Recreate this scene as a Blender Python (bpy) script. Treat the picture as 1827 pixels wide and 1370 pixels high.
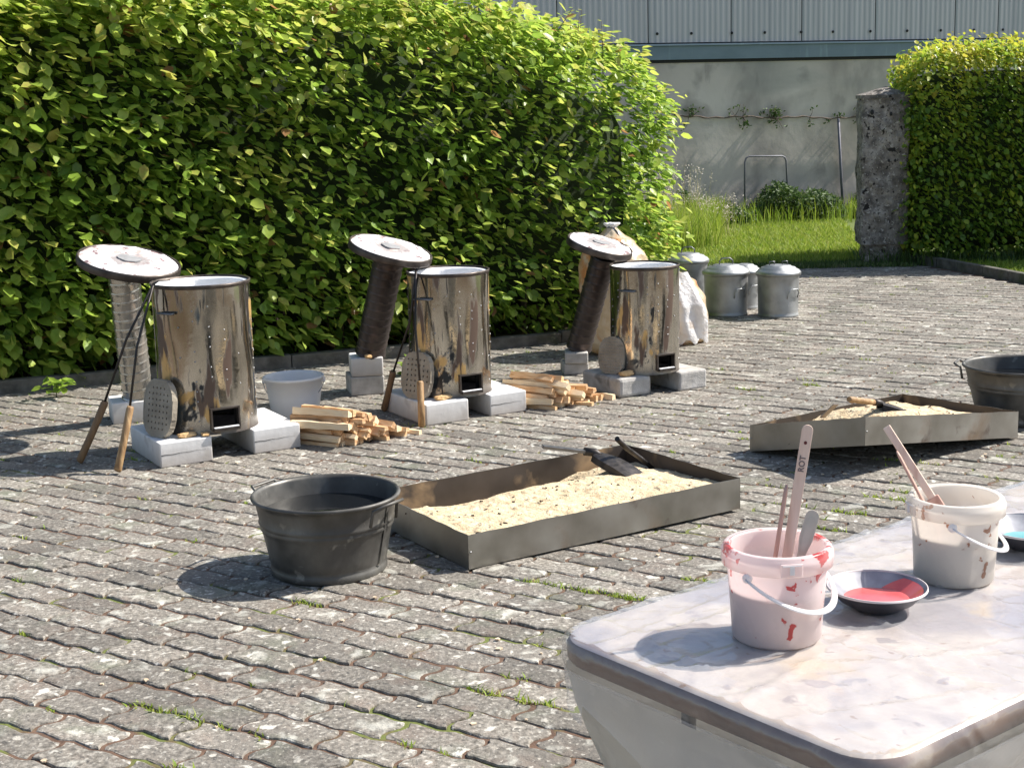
import bpy, math, random
import numpy as np
from mathutils import Vector, Matrix, noise as mn

random.seed(7); RNG = np.random.default_rng(7)
S = bpy.context.scene
for o in list(bpy.data.objects): bpy.data.objects.remove(o)
COL = S.collection
PI = math.pi
V = Vector

# ------------------------------------------------------------------ camera
cd = bpy.data.cameras.new('camera'); cam = bpy.data.objects.new('camera', cd); COL.objects.link(cam); S.camera = cam
P_, R_ = math.radians(11.0), math.radians(1.6)
f_ = V((0, math.cos(P_), -math.sin(P_))); r0 = V((1, 0, 0)); u0 = r0.cross(f_)
r_ = r0*math.cos(R_) - u0*math.sin(R_); u_ = u0*math.cos(R_) + r0*math.sin(R_)
cam.matrix_world = Matrix(((r_.x, u_.x, -f_.x, 0), (r_.y, u_.y, -f_.y, 0), (r_.z, u_.z, -f_.z, 1.7), (0, 0, 0, 1)))
cd.sensor_width = 36; cd.lens = 36*2600/1827; cd.clip_start = 0.05; cd.clip_end = 1500

# ------------------------------------------------------------------ light
SUN_AZ, SUN_EL = math.radians(16), math.radians(45.5)     # azimuth measured from +X towards +Y
sd = V((math.cos(SUN_EL)*math.cos(SUN_AZ), math.cos(SUN_EL)*math.sin(SUN_AZ), math.sin(SUN_EL)))
W = bpy.data.worlds.new('World'); S.world = W; W.use_nodes = True
nt = W.node_tree; sky = nt.nodes.new('ShaderNodeTexSky'); sky.sky_type = 'NISHITA'; sky.sun_disc = False
sky.sun_elevation = SUN_EL; sky.sun_rotation = math.radians(90) - SUN_AZ
sky.air_density = 1.0; sky.dust_density = 1.5
bg = nt.nodes['Background']; bg.inputs['Strength'].default_value = 0.105
nt.links.new(sky.outputs[0], bg.inputs[0])
sl = bpy.data.lights.new('sun', 'SUN'); sl.energy = 5.0; sl.angle = math.radians(0.5); sl.color = (1, .955, .89)
so = bpy.data.objects.new('sun', sl); COL.objects.link(so); so.location = (5, 2, 8)
so.rotation_euler = sd.to_track_quat('Z', 'Y').to_euler()
vs = S.view_settings; vs.view_transform = 'Standard'; vs.look = 'None'; vs.gamma = 1; vs.use_curve_mapping = False
vs.exposure = 0.76
S.render.engine = 'CYCLES'
S.cycles.max_bounces = 10; S.cycles.transparent_max_bounces = 12

# ------------------------------------------------------------------ helpers
class MB:
    def __init__(s): s.v = []; s.f = []; s.sm = []
    def add(s, vs, fs, M=None, smooth=False):
        b = len(s.v)
        s.v += [tuple(M @ V(p)) if M is not None else tuple(p) for p in vs]
        s.f += [tuple(b+i for i in f) for f in fs]; s.sm += [smooth]*len(fs); return s
    def box(s, x0, x1, y0, y1, z0, z1, M=None):
        return s.add([(x0,y0,z0),(x1,y0,z0),(x1,y1,z0),(x0,y1,z0),(x0,y0,z1),(x1,y0,z1),(x1,y1,z1),(x0,y1,z1)],
            [(0,3,2,1),(4,5,6,7),(0,1,5,4),(1,2,6,5),(2,3,7,6),(3,0,4,7)], M)
    def lathe(s, prof, n=48, M=None, close=False, skip=None, wob=None, smooth=True):
        vs = []; fs = []
        for k, (r, z) in enumerate(prof):
            for i in range(n):
                a = 2*PI*i/n; rr = r*(wob(a, z) if wob else 1)
                vs.append((rr*math.cos(a), rr*math.sin(a), z))
        m = len(prof)
        for k in range(m-1 if not close else m):
            k2 = (k+1) % m
            for i in range(n):
                if skip and skip(2*PI*(i+.5)/n, (prof[k][1]+prof[k2][1])/2): continue
                j = (i+1) % n
                fs.append((k*n+i, k*n+j, k2*n+j, k2*n+i))
        return s.add(vs, fs, M, smooth)
    def disc(s, r, z, n=48, M=None, up=True):
        vs = [(r*math.cos(2*PI*i/n), r*math.sin(2*PI*i/n), z) for i in range(n)]
        return s.add(vs, [tuple(range(n)) if up else tuple(reversed(range(n)))], M)
    def tube(s, pts, r, n=8, cap=True, flat=1.0):
        pts = [V(p) for p in pts]; m = len(pts); vs = []; fs = []
        up = None
        for i, p in enumerate(pts):
            t = (pts[min(i+1, m-1)] - pts[max(i-1, 0)]).normalized()
            if up is None:
                up = V((0, 0, 1)) if abs(t.z) < .9 else V((1, 0, 0))
            a = (up - t*up.dot(t)).normalized(); b = t.cross(a); up = a
            ri = r[i] if isinstance(r, (list, tuple)) else r
            for k in range(n):
                q = 2*PI*k/n; vs.append(tuple(p + a*(math.cos(q)*ri*flat) + b*(math.sin(q)*ri)))
        for i in range(m-1):
            for k in range(n):
                k2 = (k+1) % n; fs.append((i*n+k, i*n+k2, (i+1)*n+k2, (i+1)*n+k))
        s.add(vs, fs, None, True)
        if cap:
            b0 = len(s.v) - len(vs)
            s.f += [tuple(b0+k for k in reversed(range(n))), tuple(b0+(m-1)*n+k for k in range(n))]; s.sm += [False]*2
        return s
    def prism(s, outline, z0, z1, M=None):
        n = len(outline)
        return s.add([(x, y, z0) for x, y in outline]+[(x, y, z1) for x, y in outline],
            [tuple(reversed(range(n))), tuple(range(n, 2*n))]+[(i, (i+1) % n, n+(i+1) % n, n+i) for i in range(n)], M)
    def mesh(s, name, m):
        me = bpy.data.meshes.new(name); me.from_pydata(s.v, [], s.f); me.validate()
        me.polygons.foreach_set('use_smooth', s.sm[:len(me.polygons)])
        for mm in (m if isinstance(m, (list, tuple)) else [m]): me.materials.append(mm)
        me.update(); return me

def props(o, label=None, cat=None, group=None, kind=None):
    if label: o['label'] = label
    if cat: o['category'] = cat
    if group: o['group'] = group
    if kind: o['kind'] = kind
    return o
def link(name, me, parent=None, **k):
    o = bpy.data.objects.new(name, me); COL.objects.link(o)
    if parent is not None: o.parent = parent
    return props(o, **k)
def part(name, mb, m, parent=None, bevel=0, **k):
    o = link(name, mb.mesh(name, m) if isinstance(mb, MB) else mb, parent, **k)
    if bevel:
        b = o.modifiers.new('bevel', 'BEVEL'); b.width = bevel; b.segments = 2; b.limit_method = 'ANGLE'
    return o
def empty(name, loc, rz=0, **k):
    o = bpy.data.objects.new(name, None); COL.objects.link(o); o.location = loc; o.rotation_euler = (0, 0, rz)
    o.empty_display_size = .1
    return props(o, **k)
def frame(origin, z, x=None):
    z = V(z).normalized(); x = V(x) if x is not None else V((1, 0, 0))
    x = (x - z*x.dot(z)).normalized(); y = z.cross(x)
    return Matrix(((x.x, y.x, z.x, origin[0]), (x.y, y.y, z.y, origin[1]), (x.z, y.z, z.z, origin[2]), (0, 0, 0, 1)))
def TR(x, y, z, rz=0): return Matrix.Translation((x, y, z)) @ Matrix.Rotation(rz, 4, 'Z')

# ------------------------------------------------------------------ materials
def mat(name, stops, scale=5, detail=6, rough=(.6, .8), metal=0.0, bump=0.0, bscale=40, coord='Object', stretch=(1, 1, 1),
        rough_scale=None, spec=.5, trans=0.0, transp=0.0, coat=0.0, overlays=(), attr=None, distort=0.0, contrast=(.3, .7), sub=None, bdist=.01, vary=None):
    """stops: list of colours spread over a noise; overlays: (colour, scale, lo, hi, stretch, kind, roughness)"""
    m = bpy.data.materials.new(name); m.use_nodes = True; t = m.node_tree; N = t.nodes; L = t.links
    b = N['Principled BSDF']; out = N['Material Output']
    if coord == 'World': c = N.new('ShaderNodeNewGeometry').outputs['Position']
    else: c = N.new('ShaderNodeTexCoord').outputs['Object']
    def mapped(st):
        if tuple(st) == (1, 1, 1): return c
        mp = N.new('ShaderNodeMapping'); mp.inputs['Scale'].default_value = st; L.new(c, mp.inputs[0]); return mp.outputs[0]
    def nz(sc, st=(1, 1, 1), det=detail, dist=0.0):
        n = N.new('ShaderNodeTexNoise'); n.inputs['Scale'].default_value = sc; n.inputs['Detail'].default_value = det
        n.inputs['Distortion'].default_value = dist; L.new(mapped(st), n.inputs[0]); return n.outputs['Fac']
    r = N.new('ShaderNodeValToRGB'); e = r.color_ramp.elements
    src = nz(scale, stretch, dist=distort)
    if attr:
        a = N.new('ShaderNodeAttribute'); a.attribute_name = attr
        if len(stops) and attr:
            ma = N.new('ShaderNodeMath'); ma.operation = 'MULTIPLY_ADD'; ma.inputs[1].default_value = .35; ma.inputs[2].default_value = -.175
            L.new(src, ma.inputs[0]); mb_ = N.new('ShaderNodeMath'); mb_.operation = 'ADD'
            L.new(ma.outputs[0], mb_.inputs[0]); L.new(a.outputs['Fac'], mb_.inputs[1]); src = mb_.outputs[0]
            lo, hi = 0.0, 1.0
    else: lo, hi = contrast
    n_ = len(stops)
    while len(e) < n_: e.new(.5)
    for i, s_ in enumerate(stops):
        e[i].position = lo + (hi-lo)*(i/(max(n_-1, 1))); e[i].color = (*s_, 1)
    if n_ == 1: e[1].color = (*stops[0], 1)
    L.new(src, r.inputs[0]); col = r.outputs[0]
    rg = N.new('ShaderNodeMapRange'); rg.inputs['To Min'].default_value = rough[0]; rg.inputs['To Max'].default_value = rough[1]
    rg.inputs['From Min'].default_value = .3; rg.inputs['From Max'].default_value = .7
    L.new(nz(rough_scale or scale*2, stretch), rg.inputs[0]); ro = rg.outputs[0]
    met = None
    for ov in overlays:
        oc, osc, olo, ohi = ov[:4]; ost = ov[4] if len(ov) > 4 else (1, 1, 1); kind = ov[5] if len(ov) > 5 else 'noise'
        if kind == 'noise': fac = nz(osc, ost, 5, .3)
        elif kind == 'voronoi':
            vn = N.new('ShaderNodeTexVoronoi'); vn.inputs['Scale'].default_value = osc; L.new(mapped(ost), vn.inputs[0])
            mm = N.new('ShaderNodeMath'); mm.operation = 'SUBTRACT'; mm.inputs[0].default_value = 1.0; L.new(vn.outputs['Distance'], mm.inputs[1]); fac = mm.outputs[0]
        elif kind == 'r':
            ln2 = N.new('ShaderNodeVectorMath'); ln2.operation = 'LENGTH'; L.new(c, ln2.inputs[0])
            ad = N.new('ShaderNodeMath'); ad.operation = 'MULTIPLY_ADD'; L.new(nz(osc, ost, 6, 1.0), ad.inputs[0]); ad.inputs[1].default_value = ov[7]; L.new(ln2.outputs['Value'], ad.inputs[2]); fac = ad.outputs[0]
        elif kind in 'xyz':
            sp = N.new('ShaderNodeSeparateXYZ'); L.new(c, sp.inputs[0])
            ad = N.new('ShaderNodeMath'); ad.operation = 'MULTIPLY_ADD'; L.new(nz(osc, ost, 4), ad.inputs[0]); ad.inputs[1].default_value = ov[7] if len(ov) > 7 else .1
            L.new(sp.outputs['xyz'.index(kind)], ad.inputs[2]); fac = ad.outputs[0]
        mr = N.new('ShaderNodeMapRange'); mr.inputs['From Min'].default_value = olo; mr.inputs['From Max'].default_value = ohi; mr.clamp = True
        L.new(fac, mr.inputs[0]); mx = N.new('ShaderNodeMix'); mx.data_type = 'RGBA'
        L.new(mr.outputs[0], mx.inputs[0]); L.new(col, mx.inputs[6]); mx.inputs[7].default_value = (*oc, 1); col = mx.outputs[2]
        if len(ov) > 6 and ov[6] is not None:
            m2 = N.new('ShaderNodeMix'); m2.data_type = 'FLOAT'; L.new(mr.outputs[0], m2.inputs[0]); L.new(ro, m2.inputs[2]); m2.inputs[3].default_value = ov[6]; ro = m2.outputs[0]
            if metal:
                m3 = N.new('ShaderNodeMix'); m3.data_type = 'FLOAT'; L.new(mr.outputs[0], m3.inputs[0])
                if met is None: m3.inputs[2].default_value = metal
                else: L.new(met, m3.inputs[2])
                m3.inputs[3].default_value = metal*.35; met = m3.outputs[0]
    if vary:
        va = N.new('ShaderNodeAttribute'); va.attribute_name = 'tone'; vm = N.new('ShaderNodeMapRange'); vm.inputs['To Min'].default_value, vm.inputs['To Max'].default_value = vary
        L.new(va.outputs['Fac'], vm.inputs[0]); vx = N.new('ShaderNodeVectorMath'); vx.operation = 'SCALE'; L.new(col, vx.inputs[0]); L.new(vm.outputs[0], vx.inputs['Scale']); col = vx.outputs[0]
    L.new(col, b.inputs['Base Color']); L.new(ro, b.inputs['Roughness'])
    b.inputs['Metallic'].default_value = metal; b.inputs['Specular IOR Level'].default_value = spec
    if met is not None: L.new(met, b.inputs['Metallic'])
    b.inputs['Coat Weight'].default_value = coat; b.inputs['Coat Roughness'].default_value = .08
    if bump:
        bs = bscale if isinstance(bscale, (list, tuple)) else [bscale]
        prev = None
        for k, q in enumerate(bs):
            bp = N.new('ShaderNodeBump'); bp.inputs['Strength'].default_value = min(bump, 1.0); bp.inputs['Distance'].default_value = bdist*(bs[0]/q)
            L.new(nz(q, stretch if k == 0 else (1, 1, 1), 5), bp.inputs['Height'])
            if prev: L.new(prev, bp.inputs['Normal'])
            prev = bp.outputs[0]
        L.new(prev, b.inputs['Normal'])
    sh = b.outputs[0]
    if trans:
        tl = N.new('ShaderNodeBsdfTranslucent'); L.new(col, tl.inputs[0]); ms = N.new('ShaderNodeMixShader'); ms.inputs[0].default_value = trans
        L.new(sh, ms.inputs[1]); L.new(tl.outputs[0], ms.inputs[2]); sh = ms.outputs[0]
    if transp:
        tp = N.new('ShaderNodeBsdfTransparent'); ms = N.new('ShaderNodeMixShader'); ms.inputs[0].default_value = transp
        L.new(sh, ms.inputs[1]); L.new(tp.outputs[0], ms.inputs[2]); sh = ms.outputs[0]
    if sh is not b.outputs[0]: L.new(sh, out.inputs[0])
    return m

M = {}
M['paver'] = mat('concrete_paver', [(.10,.088,.07), (.20,.18,.15), (.33,.30,.255)], scale=60, rough=(.75,.95), bump=.9, bscale=[55, 170], coord='World', bdist=.006,
    vary=(.72, 1.22), overlays=[((.14,.125,.105), 2.2, .45, .75), ((.19,.15,.12), 7, .52, .78), ((.155,.16,.115), 4.5, .55, .75), ((.08,.075,.065), 42, .60, .70), ((.42,.39,.33), 75, .60, .68), ((.46,.43,.37), 24, .63, .67), ((.50,.48,.42), 15, .635, .675, (1,1,1), 'noise'), ((.40,.385,.33), 9, .60, .68)])
M['joint'] = mat('joint_sand', [(.075,.042,.026), (.15,.088,.055)], scale=30, rough=(.9,1), bump=.5, bscale=80, coord='World',
    overlays=[((.12,.14,.03), 3.5, .54, .62)])
M['far_ground'] = mat('far_paving', [(.16,.155,.14), (.25,.24,.22)], scale=3, rough=(.85,.95), bump=.4, bscale=12, coord='World')
M['soil'] = mat('soil', [(.05,.035,.02), (.09,.07,.045)], scale=12, rough=(.9,1), bump=.6, bscale=40, coord='World')
M['lawn'] = mat('lawn_soil', [(.07,.10,.02), (.13,.17,.03)], scale=8, rough=(.9,1), bump=.6, bscale=30, coord='World')
M['kerb'] = mat('kerb_concrete', [(.06,.055,.045), (.15,.14,.12)], scale=14, rough=(.8,.95), bump=.7, bscale=[30,110], coord='World', overlays=[((.06,.07,.035), 5, .52, .7)])  # darkened to carry the shade under the hedge, with a mossy tint
def leafmat(name, stops, trans=.52, rough=.36):
    return mat(name, stops, scale=30, attr='tone', rough=(rough-.06, rough+.1), spec=.5, trans=trans, bump=.25, bscale=60)
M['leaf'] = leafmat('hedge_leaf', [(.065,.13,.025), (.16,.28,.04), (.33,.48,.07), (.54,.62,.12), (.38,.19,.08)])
M['leaf2'] = leafmat('far_hedge_leaf', [(.06,.12,.02), (.14,.25,.03), (.30,.42,.045), (.54,.54,.06), (.40,.26,.07)])
M['grass'] = leafmat('grass_blade', [(.09,.16,.02), (.20,.31,.03), (.34,.43,.05), (.46,.44,.15)], trans=.4, rough=.6)
M['weed'] = leafmat('weed_leaf', [(.02,.05,.012), (.05,.10,.02), (.09,.15,.03), (.28,.26,.14)], trans=.3, rough=.6)
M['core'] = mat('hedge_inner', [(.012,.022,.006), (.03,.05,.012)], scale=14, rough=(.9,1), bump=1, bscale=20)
M['twig'] = mat('twig', [(.075,.055,.04), (.13,.095,.07)], scale=20, rough=(.8,.9))
M['plaster'] = mat('hall_plaster', [(.40,.345,.295), (.52,.46,.40), (.60,.54,.475)], scale=.9, detail=9, rough=(.85,.95), bump=.35, bscale=[9,60], coord='World', contrast=(.32,.68),
    overlays=[((.30,.265,.235), 1.3, .54, .68, (1,1,.6)), ((.32,.285,.25), 2.6, .56, .72), ((.31,.30,.27), .45, .55, .8, (1,1,3)), ((.20,.18,.165), 3.0, .64, .78, (1,1,.35))])
M['cladding'] = mat('blue_grey_cladding', [(.37,.37,.375), (.45,.45,.455)], scale=3, rough=(.4,.55), coord='World', stretch=(3,3,.15), metal=.15,
    overlays=[((.30,.31,.33), 2.2, .58, .8, (4,4,.1))])
M['flashing'] = mat('teal_flashing', [(.12,.175,.21), (.165,.225,.26)], scale=2.5, rough=(.4,.55), coord='World', metal=.1, stretch=(1,1,2), overlays=[((.20,.28,.30), 4, .6, .75, (3,3,.3))])
M['dark'] = mat('dark_gap', [(.02,.02,.02)], rough=(.8,.9))
M['pillar'] = mat('weathered_concrete', [(.08,.068,.058), (.21,.185,.16), (.36,.325,.285)], scale=11, detail=10, rough=(.85,1), bump=1, bscale=[16,60], coord='World', bdist=.02,
    overlays=[((.40,.37,.33), 34, .59, .64), ((.09,.08,.07), 48, .58, .63), ((.055,.05,.045), 2.2, .50, .66, (1,1,.45)), ((.02,.017,.014), 12, .615, .65)])
M['zinc'] = mat('galvanised_zinc', [(.25,.26,.26), (.34,.35,.35), (.44,.45,.45)], scale=9, rough=(.38,.6), metal=.75, bump=.2, bscale=14,
    overlays=[((.30,.30,.29), 5, .55, .75, (1,1,.6), 'noise', .65)])
M['old_zinc'] = mat('dark_old_zinc', [(.055,.053,.047), (.105,.10,.09), (.17,.165,.15)], scale=7, rough=(.38,.6), metal=.5, bump=.18, bscale=12,
    overlays=[((.05,.045,.04), 4, .52, .72, (1,1,.5), 'noise', .7), ((.2,.19,.165), 16, .64, .72)])
M['steel'] = mat('polished_burnt_steel', [(.29,.265,.22), (.44,.41,.355), (.60,.57,.51)], scale=5, rough=(.05,.17), metal=.97, bump=.10, bscale=[5,40], stretch=(1,1,.5), bdist=.03,
    overlays=[((.02,.024,.028), 4.2, .615, .63, (1,1,.6), 'noise', .3), ((.62,.40,.16), 5.5, .60, .63, (1,1,.5), 'noise', .3), ((.12,.08,.06), 6.5, .57, .61, (1.6,1.6,.28), 'noise', .42), ((.07,.085,.09), 3.2, .60, .63, (1,1,.45), 'noise', .3),
              ((.030,.024,.02), 9, .61, .64, (2.2,2.2,.18), 'noise', .55), ((.09,.075,.065), 8, .17, .06, (1,1,1), 'z', .4, .14)])
M['steel_rim'] = mat('sooty_rim', [(.05,.04,.035), (.12,.10,.085)], scale=18, rough=(.4,.6), metal=.7)
M['fibre'] = mat('white_ceramic_fibre', [(.80,.79,.77), (.90,.89,.88)], scale=10, rough=(.9,1), bump=.6, bscale=[14,70], bdist=.012)
M['lid_fibre'] = mat('lid_fibre', [(.80,.79,.78), (.90,.89,.88)], scale=12, rough=(.9,1), bump=.7, bscale=[16,70], bdist=.012,
    overlays=[((.50,.47,.46), 13, .33, .27, (1,1,1), 'r', None, .34), ((.30,.27,.26), 22, .30, .26, (1,1,1), 'r', None, .34), ((.50,.38,.34), 9, .54, .59), ((.22,.15,.15), 15, .58, .61)])
M['soot'] = mat('soot_shade_black', [(.010,.009,.009), (.03,.026,.024)], scale=12, rough=(.8,.95), bump=.3, bscale=30)  # soot; on the kiln lining this black also stands for shade
M['pipe_clean'] = mat('spiral_duct_steel', [(.36,.35,.32), (.52,.50,.46)], scale=6, rough=(.18,.32), metal=.9, stretch=(1,1,.3), overlays=[((.33,.28,.23), 6, .55, .7, (2,2,.3), 'noise', .5)])
M['pipe_dark'] = mat('sooty_duct_steel', [(.035,.028,.028), (.09,.075,.07)], scale=7, rough=(.32,.5), metal=.6, stretch=(1,1,.5), overlays=[((.14,.10,.09), 8, .58, .7)])
M['iron'] = mat('dark_iron', [(.025,.023,.022), (.07,.062,.058)], scale=25, rough=(.4,.6), metal=.7)
M['grey_iron'] = mat('grey_iron', [(.13,.13,.135), (.22,.22,.225)], scale=18, rough=(.35,.5), metal=.8)
M['handle_wood'] = mat('handle_wood', [(.20,.11,.045), (.33,.20,.09), (.44,.29,.14)], scale=14, rough=(.5,.7), stretch=(4,4,.5), overlays=[((.09,.05,.03), 8, .6, .75)], bump=.2, bscale=30)
M['dark_handle'] = mat('dark_handle_wood', [(.13,.075,.035), (.24,.14,.065)], scale=14, rough=(.5,.7), stretch=(4,4,.5), bump=.2, bscale=30)
M['white_block'] = mat('white_aerated_concrete', [(.78,.775,.76), (.86,.855,.84)], scale=6, rough=(.85,.95), bump=.45, bscale=[30,150], bdist=.003, overlays=[((.52,.50,.47), 7, .62, .75), ((.40,.36,.32), 20, .18, .02, (1,1,1), 'z', None, .05)])
M['grey_block'] = mat('grey_concrete_block', [(.34,.32,.29), (.52,.50,.47)], scale=16, rough=(.85,.95), bump=.9, bscale=[30,110], bdist=.006, overlays=[((.22,.21,.19), 7, .57, .7)])
M['shelf'] = mat('perforated_kiln_plate', [(.24,.205,.155), (.38,.335,.265)], scale=12, rough=(.8,.9), bump=.4, bscale=60, overlays=[((.12,.10,.08), 8, .56, .7)])
M['firebrick'] = mat('yellow_fire_brick', [(.50,.30,.13), (.68,.47,.24)], scale=20, rough=(.9,1), bump=.8, bscale=40)
M['split'] = mat('split_pine', [(.56,.31,.14), (.70,.45,.24), (.78,.57,.35)], scale=16, rough=(.6,.8), stretch=(.7,6,6), bump=.4, bscale=50, overlays=[((.52,.27,.11), 9, .6, .72, (.6,4,4))], bdist=.004)
M['split2'] = mat('split_pine_pale', [(.74,.54,.32), (.84,.68,.46)], scale=16, rough=(.6,.8), stretch=(.7,6,6), bump=.4, bscale=50, bdist=.004)
M['split3'] = mat('split_pine_bark', [(.42,.23,.10), (.58,.35,.18), (.72,.50,.30)], scale=13, rough=(.6,.85), stretch=(.7,6,6), bump=.5, bscale=50, overlays=[((.16,.10,.06), 7, .60, .66, (.6,4,4))], bdist=.005)
M['tray'] = mat('tray_sheet_steel', [(.20,.19,.165), (.31,.295,.265), (.40,.385,.35)], scale=3.5, rough=(.32,.5), metal=.8, coord='Object', bump=.1, bscale=8,
    overlays=[((.17,.11,.06), 3.2, .56, .72, (1,1,1), 'noise', .6), ((.10,.07,.05), 6, .62, .7, (1,1,1), 'noise', .6)])
M['tray_in'] = mat('tray_inside_steel', [(.035,.028,.024), (.09,.075,.065)], scale=5, rough=(.5,.7), metal=.5, overlays=[((.28,.20,.12), 4, .54, .66, (1,1,1), 'noise', .8)])
M['sand'] = mat('sawdust_sand', [(.50,.38,.225), (.60,.475,.30), (.68,.56,.38)], scale=20, rough=(.95,1), bump=1, bscale=[45,150], coord='Object', bdist=.012,
    overlays=[((.42,.29,.16), 30, .62, .70), ((.10,.06,.04), 26, .70, .72)])
M['char'] = mat('charred_bits', [(.03,.02,.015), (.10,.06,.035)], scale=40, rough=(.9,1))
M['water'] = mat('dark_water', [(.008,.009,.010)], rough=(.02,.06), spec=.6, bump=.06, bscale=9)
M['pp_bucket'] = mat('white_plastic_bucket', [(.78,.79,.80), (.82,.83,.84)], scale=4, rough=(.3,.4), trans=.25)
M['wire'] = mat('wire_metal', [(.35,.35,.35)], rough=(.3,.4), metal=.9)
M['sack'] = mat('clear_sack_of_shavings', [(.52,.38,.21), (.62,.49,.31), (.72,.62,.46)], scale=7, rough=(.25,.4), trans=.25, bump=.7, bscale=[9,30], coat=.35, bdist=.03, overlays=[((.58,.27,.10), 6, .57, .66), ((.88,.86,.80), 5, .60, .70, (1,1,.5))])
M['white_film'] = mat('crumpled_white_film', [(.80,.78,.76), (.90,.89,.88)], scale=8, rough=(.22,.4), trans=.3, bump=.9, bscale=[10,34], coat=.3, bdist=.03, overlays=[((.78,.60,.42), 6, .62, .72)])
M['knot'] = mat('film_knot', [(.85,.84,.82)], rough=(.3,.4), trans=.3, bump=.8, bscale=40)
M['string'] = mat('grey_string', [(.12,.13,.15)], rough=(.8,.9))
M['table_top'] = mat('stained_table_top', [(.37,.31,.28), (.48,.41,.355), (.57,.495,.425)], scale=7, detail=8, rough=(.32,.5), bump=.5, bscale=[9,34], coord='Object', distort=1.6, bdist=.008,
    overlays=[((.28,.245,.255), 3.6, .52, .64, (1,1,1)), ((.50,.38,.25), 6, .58, .72), ((.30,.25,.24), 15, .63, .67), ((.30,.20,.14), 40, .68, .70)])
M['table_edge'] = mat('brown_table_edge', [(.07,.034,.022), (.20,.12,.078)], scale=9, rough=(.4,.55), overlays=[((.33,.26,.20), 9, .58, .7)])
M['table_leg'] = mat('table_leg_metal', [(.25,.25,.25)], rough=(.3,.4), metal=.8)
M['film_skirt'] = mat('milky_film_skirt', [(.74,.68,.58), (.84,.79,.70)], scale=3, rough=(.2,.3), trans=.35, transp=.07, bump=.4, bscale=[4,12], bdist=.03)
def bucketmat(name, stops, splat, ov=()):
    return mat(name, stops, scale=5, rough=(.25,.35), trans=.42, transp=.26, spec=.5, overlays=[(splat, 30, .648, .67), *ov])
M['b_pink'] = bucketmat('pink_stained_bucket', [(.88,.76,.74), (.92,.82,.80)], (.62,.10,.10), [((.60,.07,.07), 26, .228, .234, (1,1,1), 'z', None, .108)])
M['b_cream'] = bucketmat('cream_stained_bucket', [(.84,.79,.72), (.88,.84,.78)], (.42,.22,.14), [])
def film_mat(name, haze, bscale, bdist, rgh=.14):
    m = bpy.data.materials.new(name); m.use_nodes = True; t = m.node_tree; N = t.nodes; L = t.links; N.remove(N['Principled BSDF']); out = N['Material Output']
    tc = N.new('ShaderNodeTexCoord'); prev = None
    for k, sc_ in enumerate(bscale):
        n = N.new('ShaderNodeTexNoise'); n.inputs['Scale'].default_value = sc_; n.inputs['Detail'].default_value = 4; n.inputs['Distortion'].default_value = 1.4; n.noise_type = 'RIDGED_MULTIFRACTAL' if k == 0 else 'FBM'
        L.new(tc.outputs['Object'], n.inputs[0]); b = N.new('ShaderNodeBump'); b.inputs['Strength'].default_value = .9; b.inputs['Distance'].default_value = bdist/(k*2+1)
        L.new(n.outputs['Fac'], b.inputs['Height']); 
        if prev: L.new(prev, b.inputs['Normal'])
        prev = b.outputs[0]
    gl = N.new('ShaderNodeBsdfGlossy'); gl.inputs['Roughness'].default_value = rgh; L.new(prev, gl.inputs['Normal'])
    df = N.new('ShaderNodeBsdfDiffuse'); df.inputs[0].default_value = (.82, .82, .83, 1); L.new(prev, df.inputs['Normal'])
    tp = N.new('ShaderNodeBsdfTransparent'); m1 = N.new('ShaderNodeMixShader'); m1.inputs[0].default_value = haze; L.new(tp.outputs[0], m1.inputs[1]); L.new(df.outputs[0], m1.inputs[2])
    lw = N.new('ShaderNodeLayerWeight'); lw.inputs[0].default_value = .5; pw = N.new('ShaderNodeMath'); pw.operation = 'POWER'; pw.inputs[1].default_value = 4
    L.new(prev, lw.inputs['Normal']); L.new(lw.outputs['Facing'], pw.inputs[0]); fr = N.new('ShaderNodeMath'); fr.operation = 'MULTIPLY_ADD'; fr.inputs[1].default_value = .45; fr.inputs[2].default_value = .08
    L.new(pw.outputs[0], fr.inputs[0]); m2 = N.new('ShaderNodeMixShader')
    L.new(fr.outputs[0], m2.inputs[0]); L.new(m1.outputs[0], m2.inputs[1]); L.new(gl.outputs[0], m2.inputs[2]); L.new(m2.outputs[0], out.inputs[0]); return m
M['film_top'] = film_mat('clear_film', .20, [4.5, 19], .0065, .08)
M['film_edge'] = film_mat('edge_film_clear', .09, [8, 22], .009, .08)
M['film_flap'] = film_mat('hanging_film_flap', .22, [5, 14], .012, .10)
M['b_clear'] = mat('bucket_handle_plastic', [(.86,.85,.85)], rough=(.2,.3), trans=.35, spec=.5)
M['glaze_mauve'] = mat('mauve_glaze', [(.38,.27,.28)], rough=(.15,.3))
M['glaze_grey'] = mat('grey_glaze', [(.34,.31,.30)], rough=(.15,.3))
M['red'] = mat('red_glaze', [(.55,.07,.07), (.68,.16,.14)], scale=14, rough=(.12,.25), coat=.4)
M['teal'] = mat('teal_glaze', [(.10,.36,.38), (.22,.50,.50)], scale=14, rough=(.12,.25), coat=.4)
M['bowl_in'] = mat('bowl_inside', [(.16,.16,.18), (.34,.34,.37)], scale=22, rough=(.3,.45))
M['bowl_out'] = mat('bowl_outside', [(.015,.015,.02), (.05,.05,.06)], scale=16, rough=(.35,.5))
M['bowl_rim'] = mat('bowl_rim', [(.50,.45,.44), (.62,.56,.54)], rough=(.4,.5))
M['paddle'] = mat('pale_wood_paddle', [(.62,.42,.32), (.74,.55,.44), (.80,.63,.52)], scale=12, rough=(.5,.65), stretch=(5,5,.4))
M['paddle_stain'] = mat('stained_wood_stick', [(.45,.25,.19), (.60,.38,.30)], scale=12, rough=(.5,.65), stretch=(5,5,.4))
M['ink'] = mat('grey_ink', [(.16,.12,.12)], rough=(.7,.8))
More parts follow.
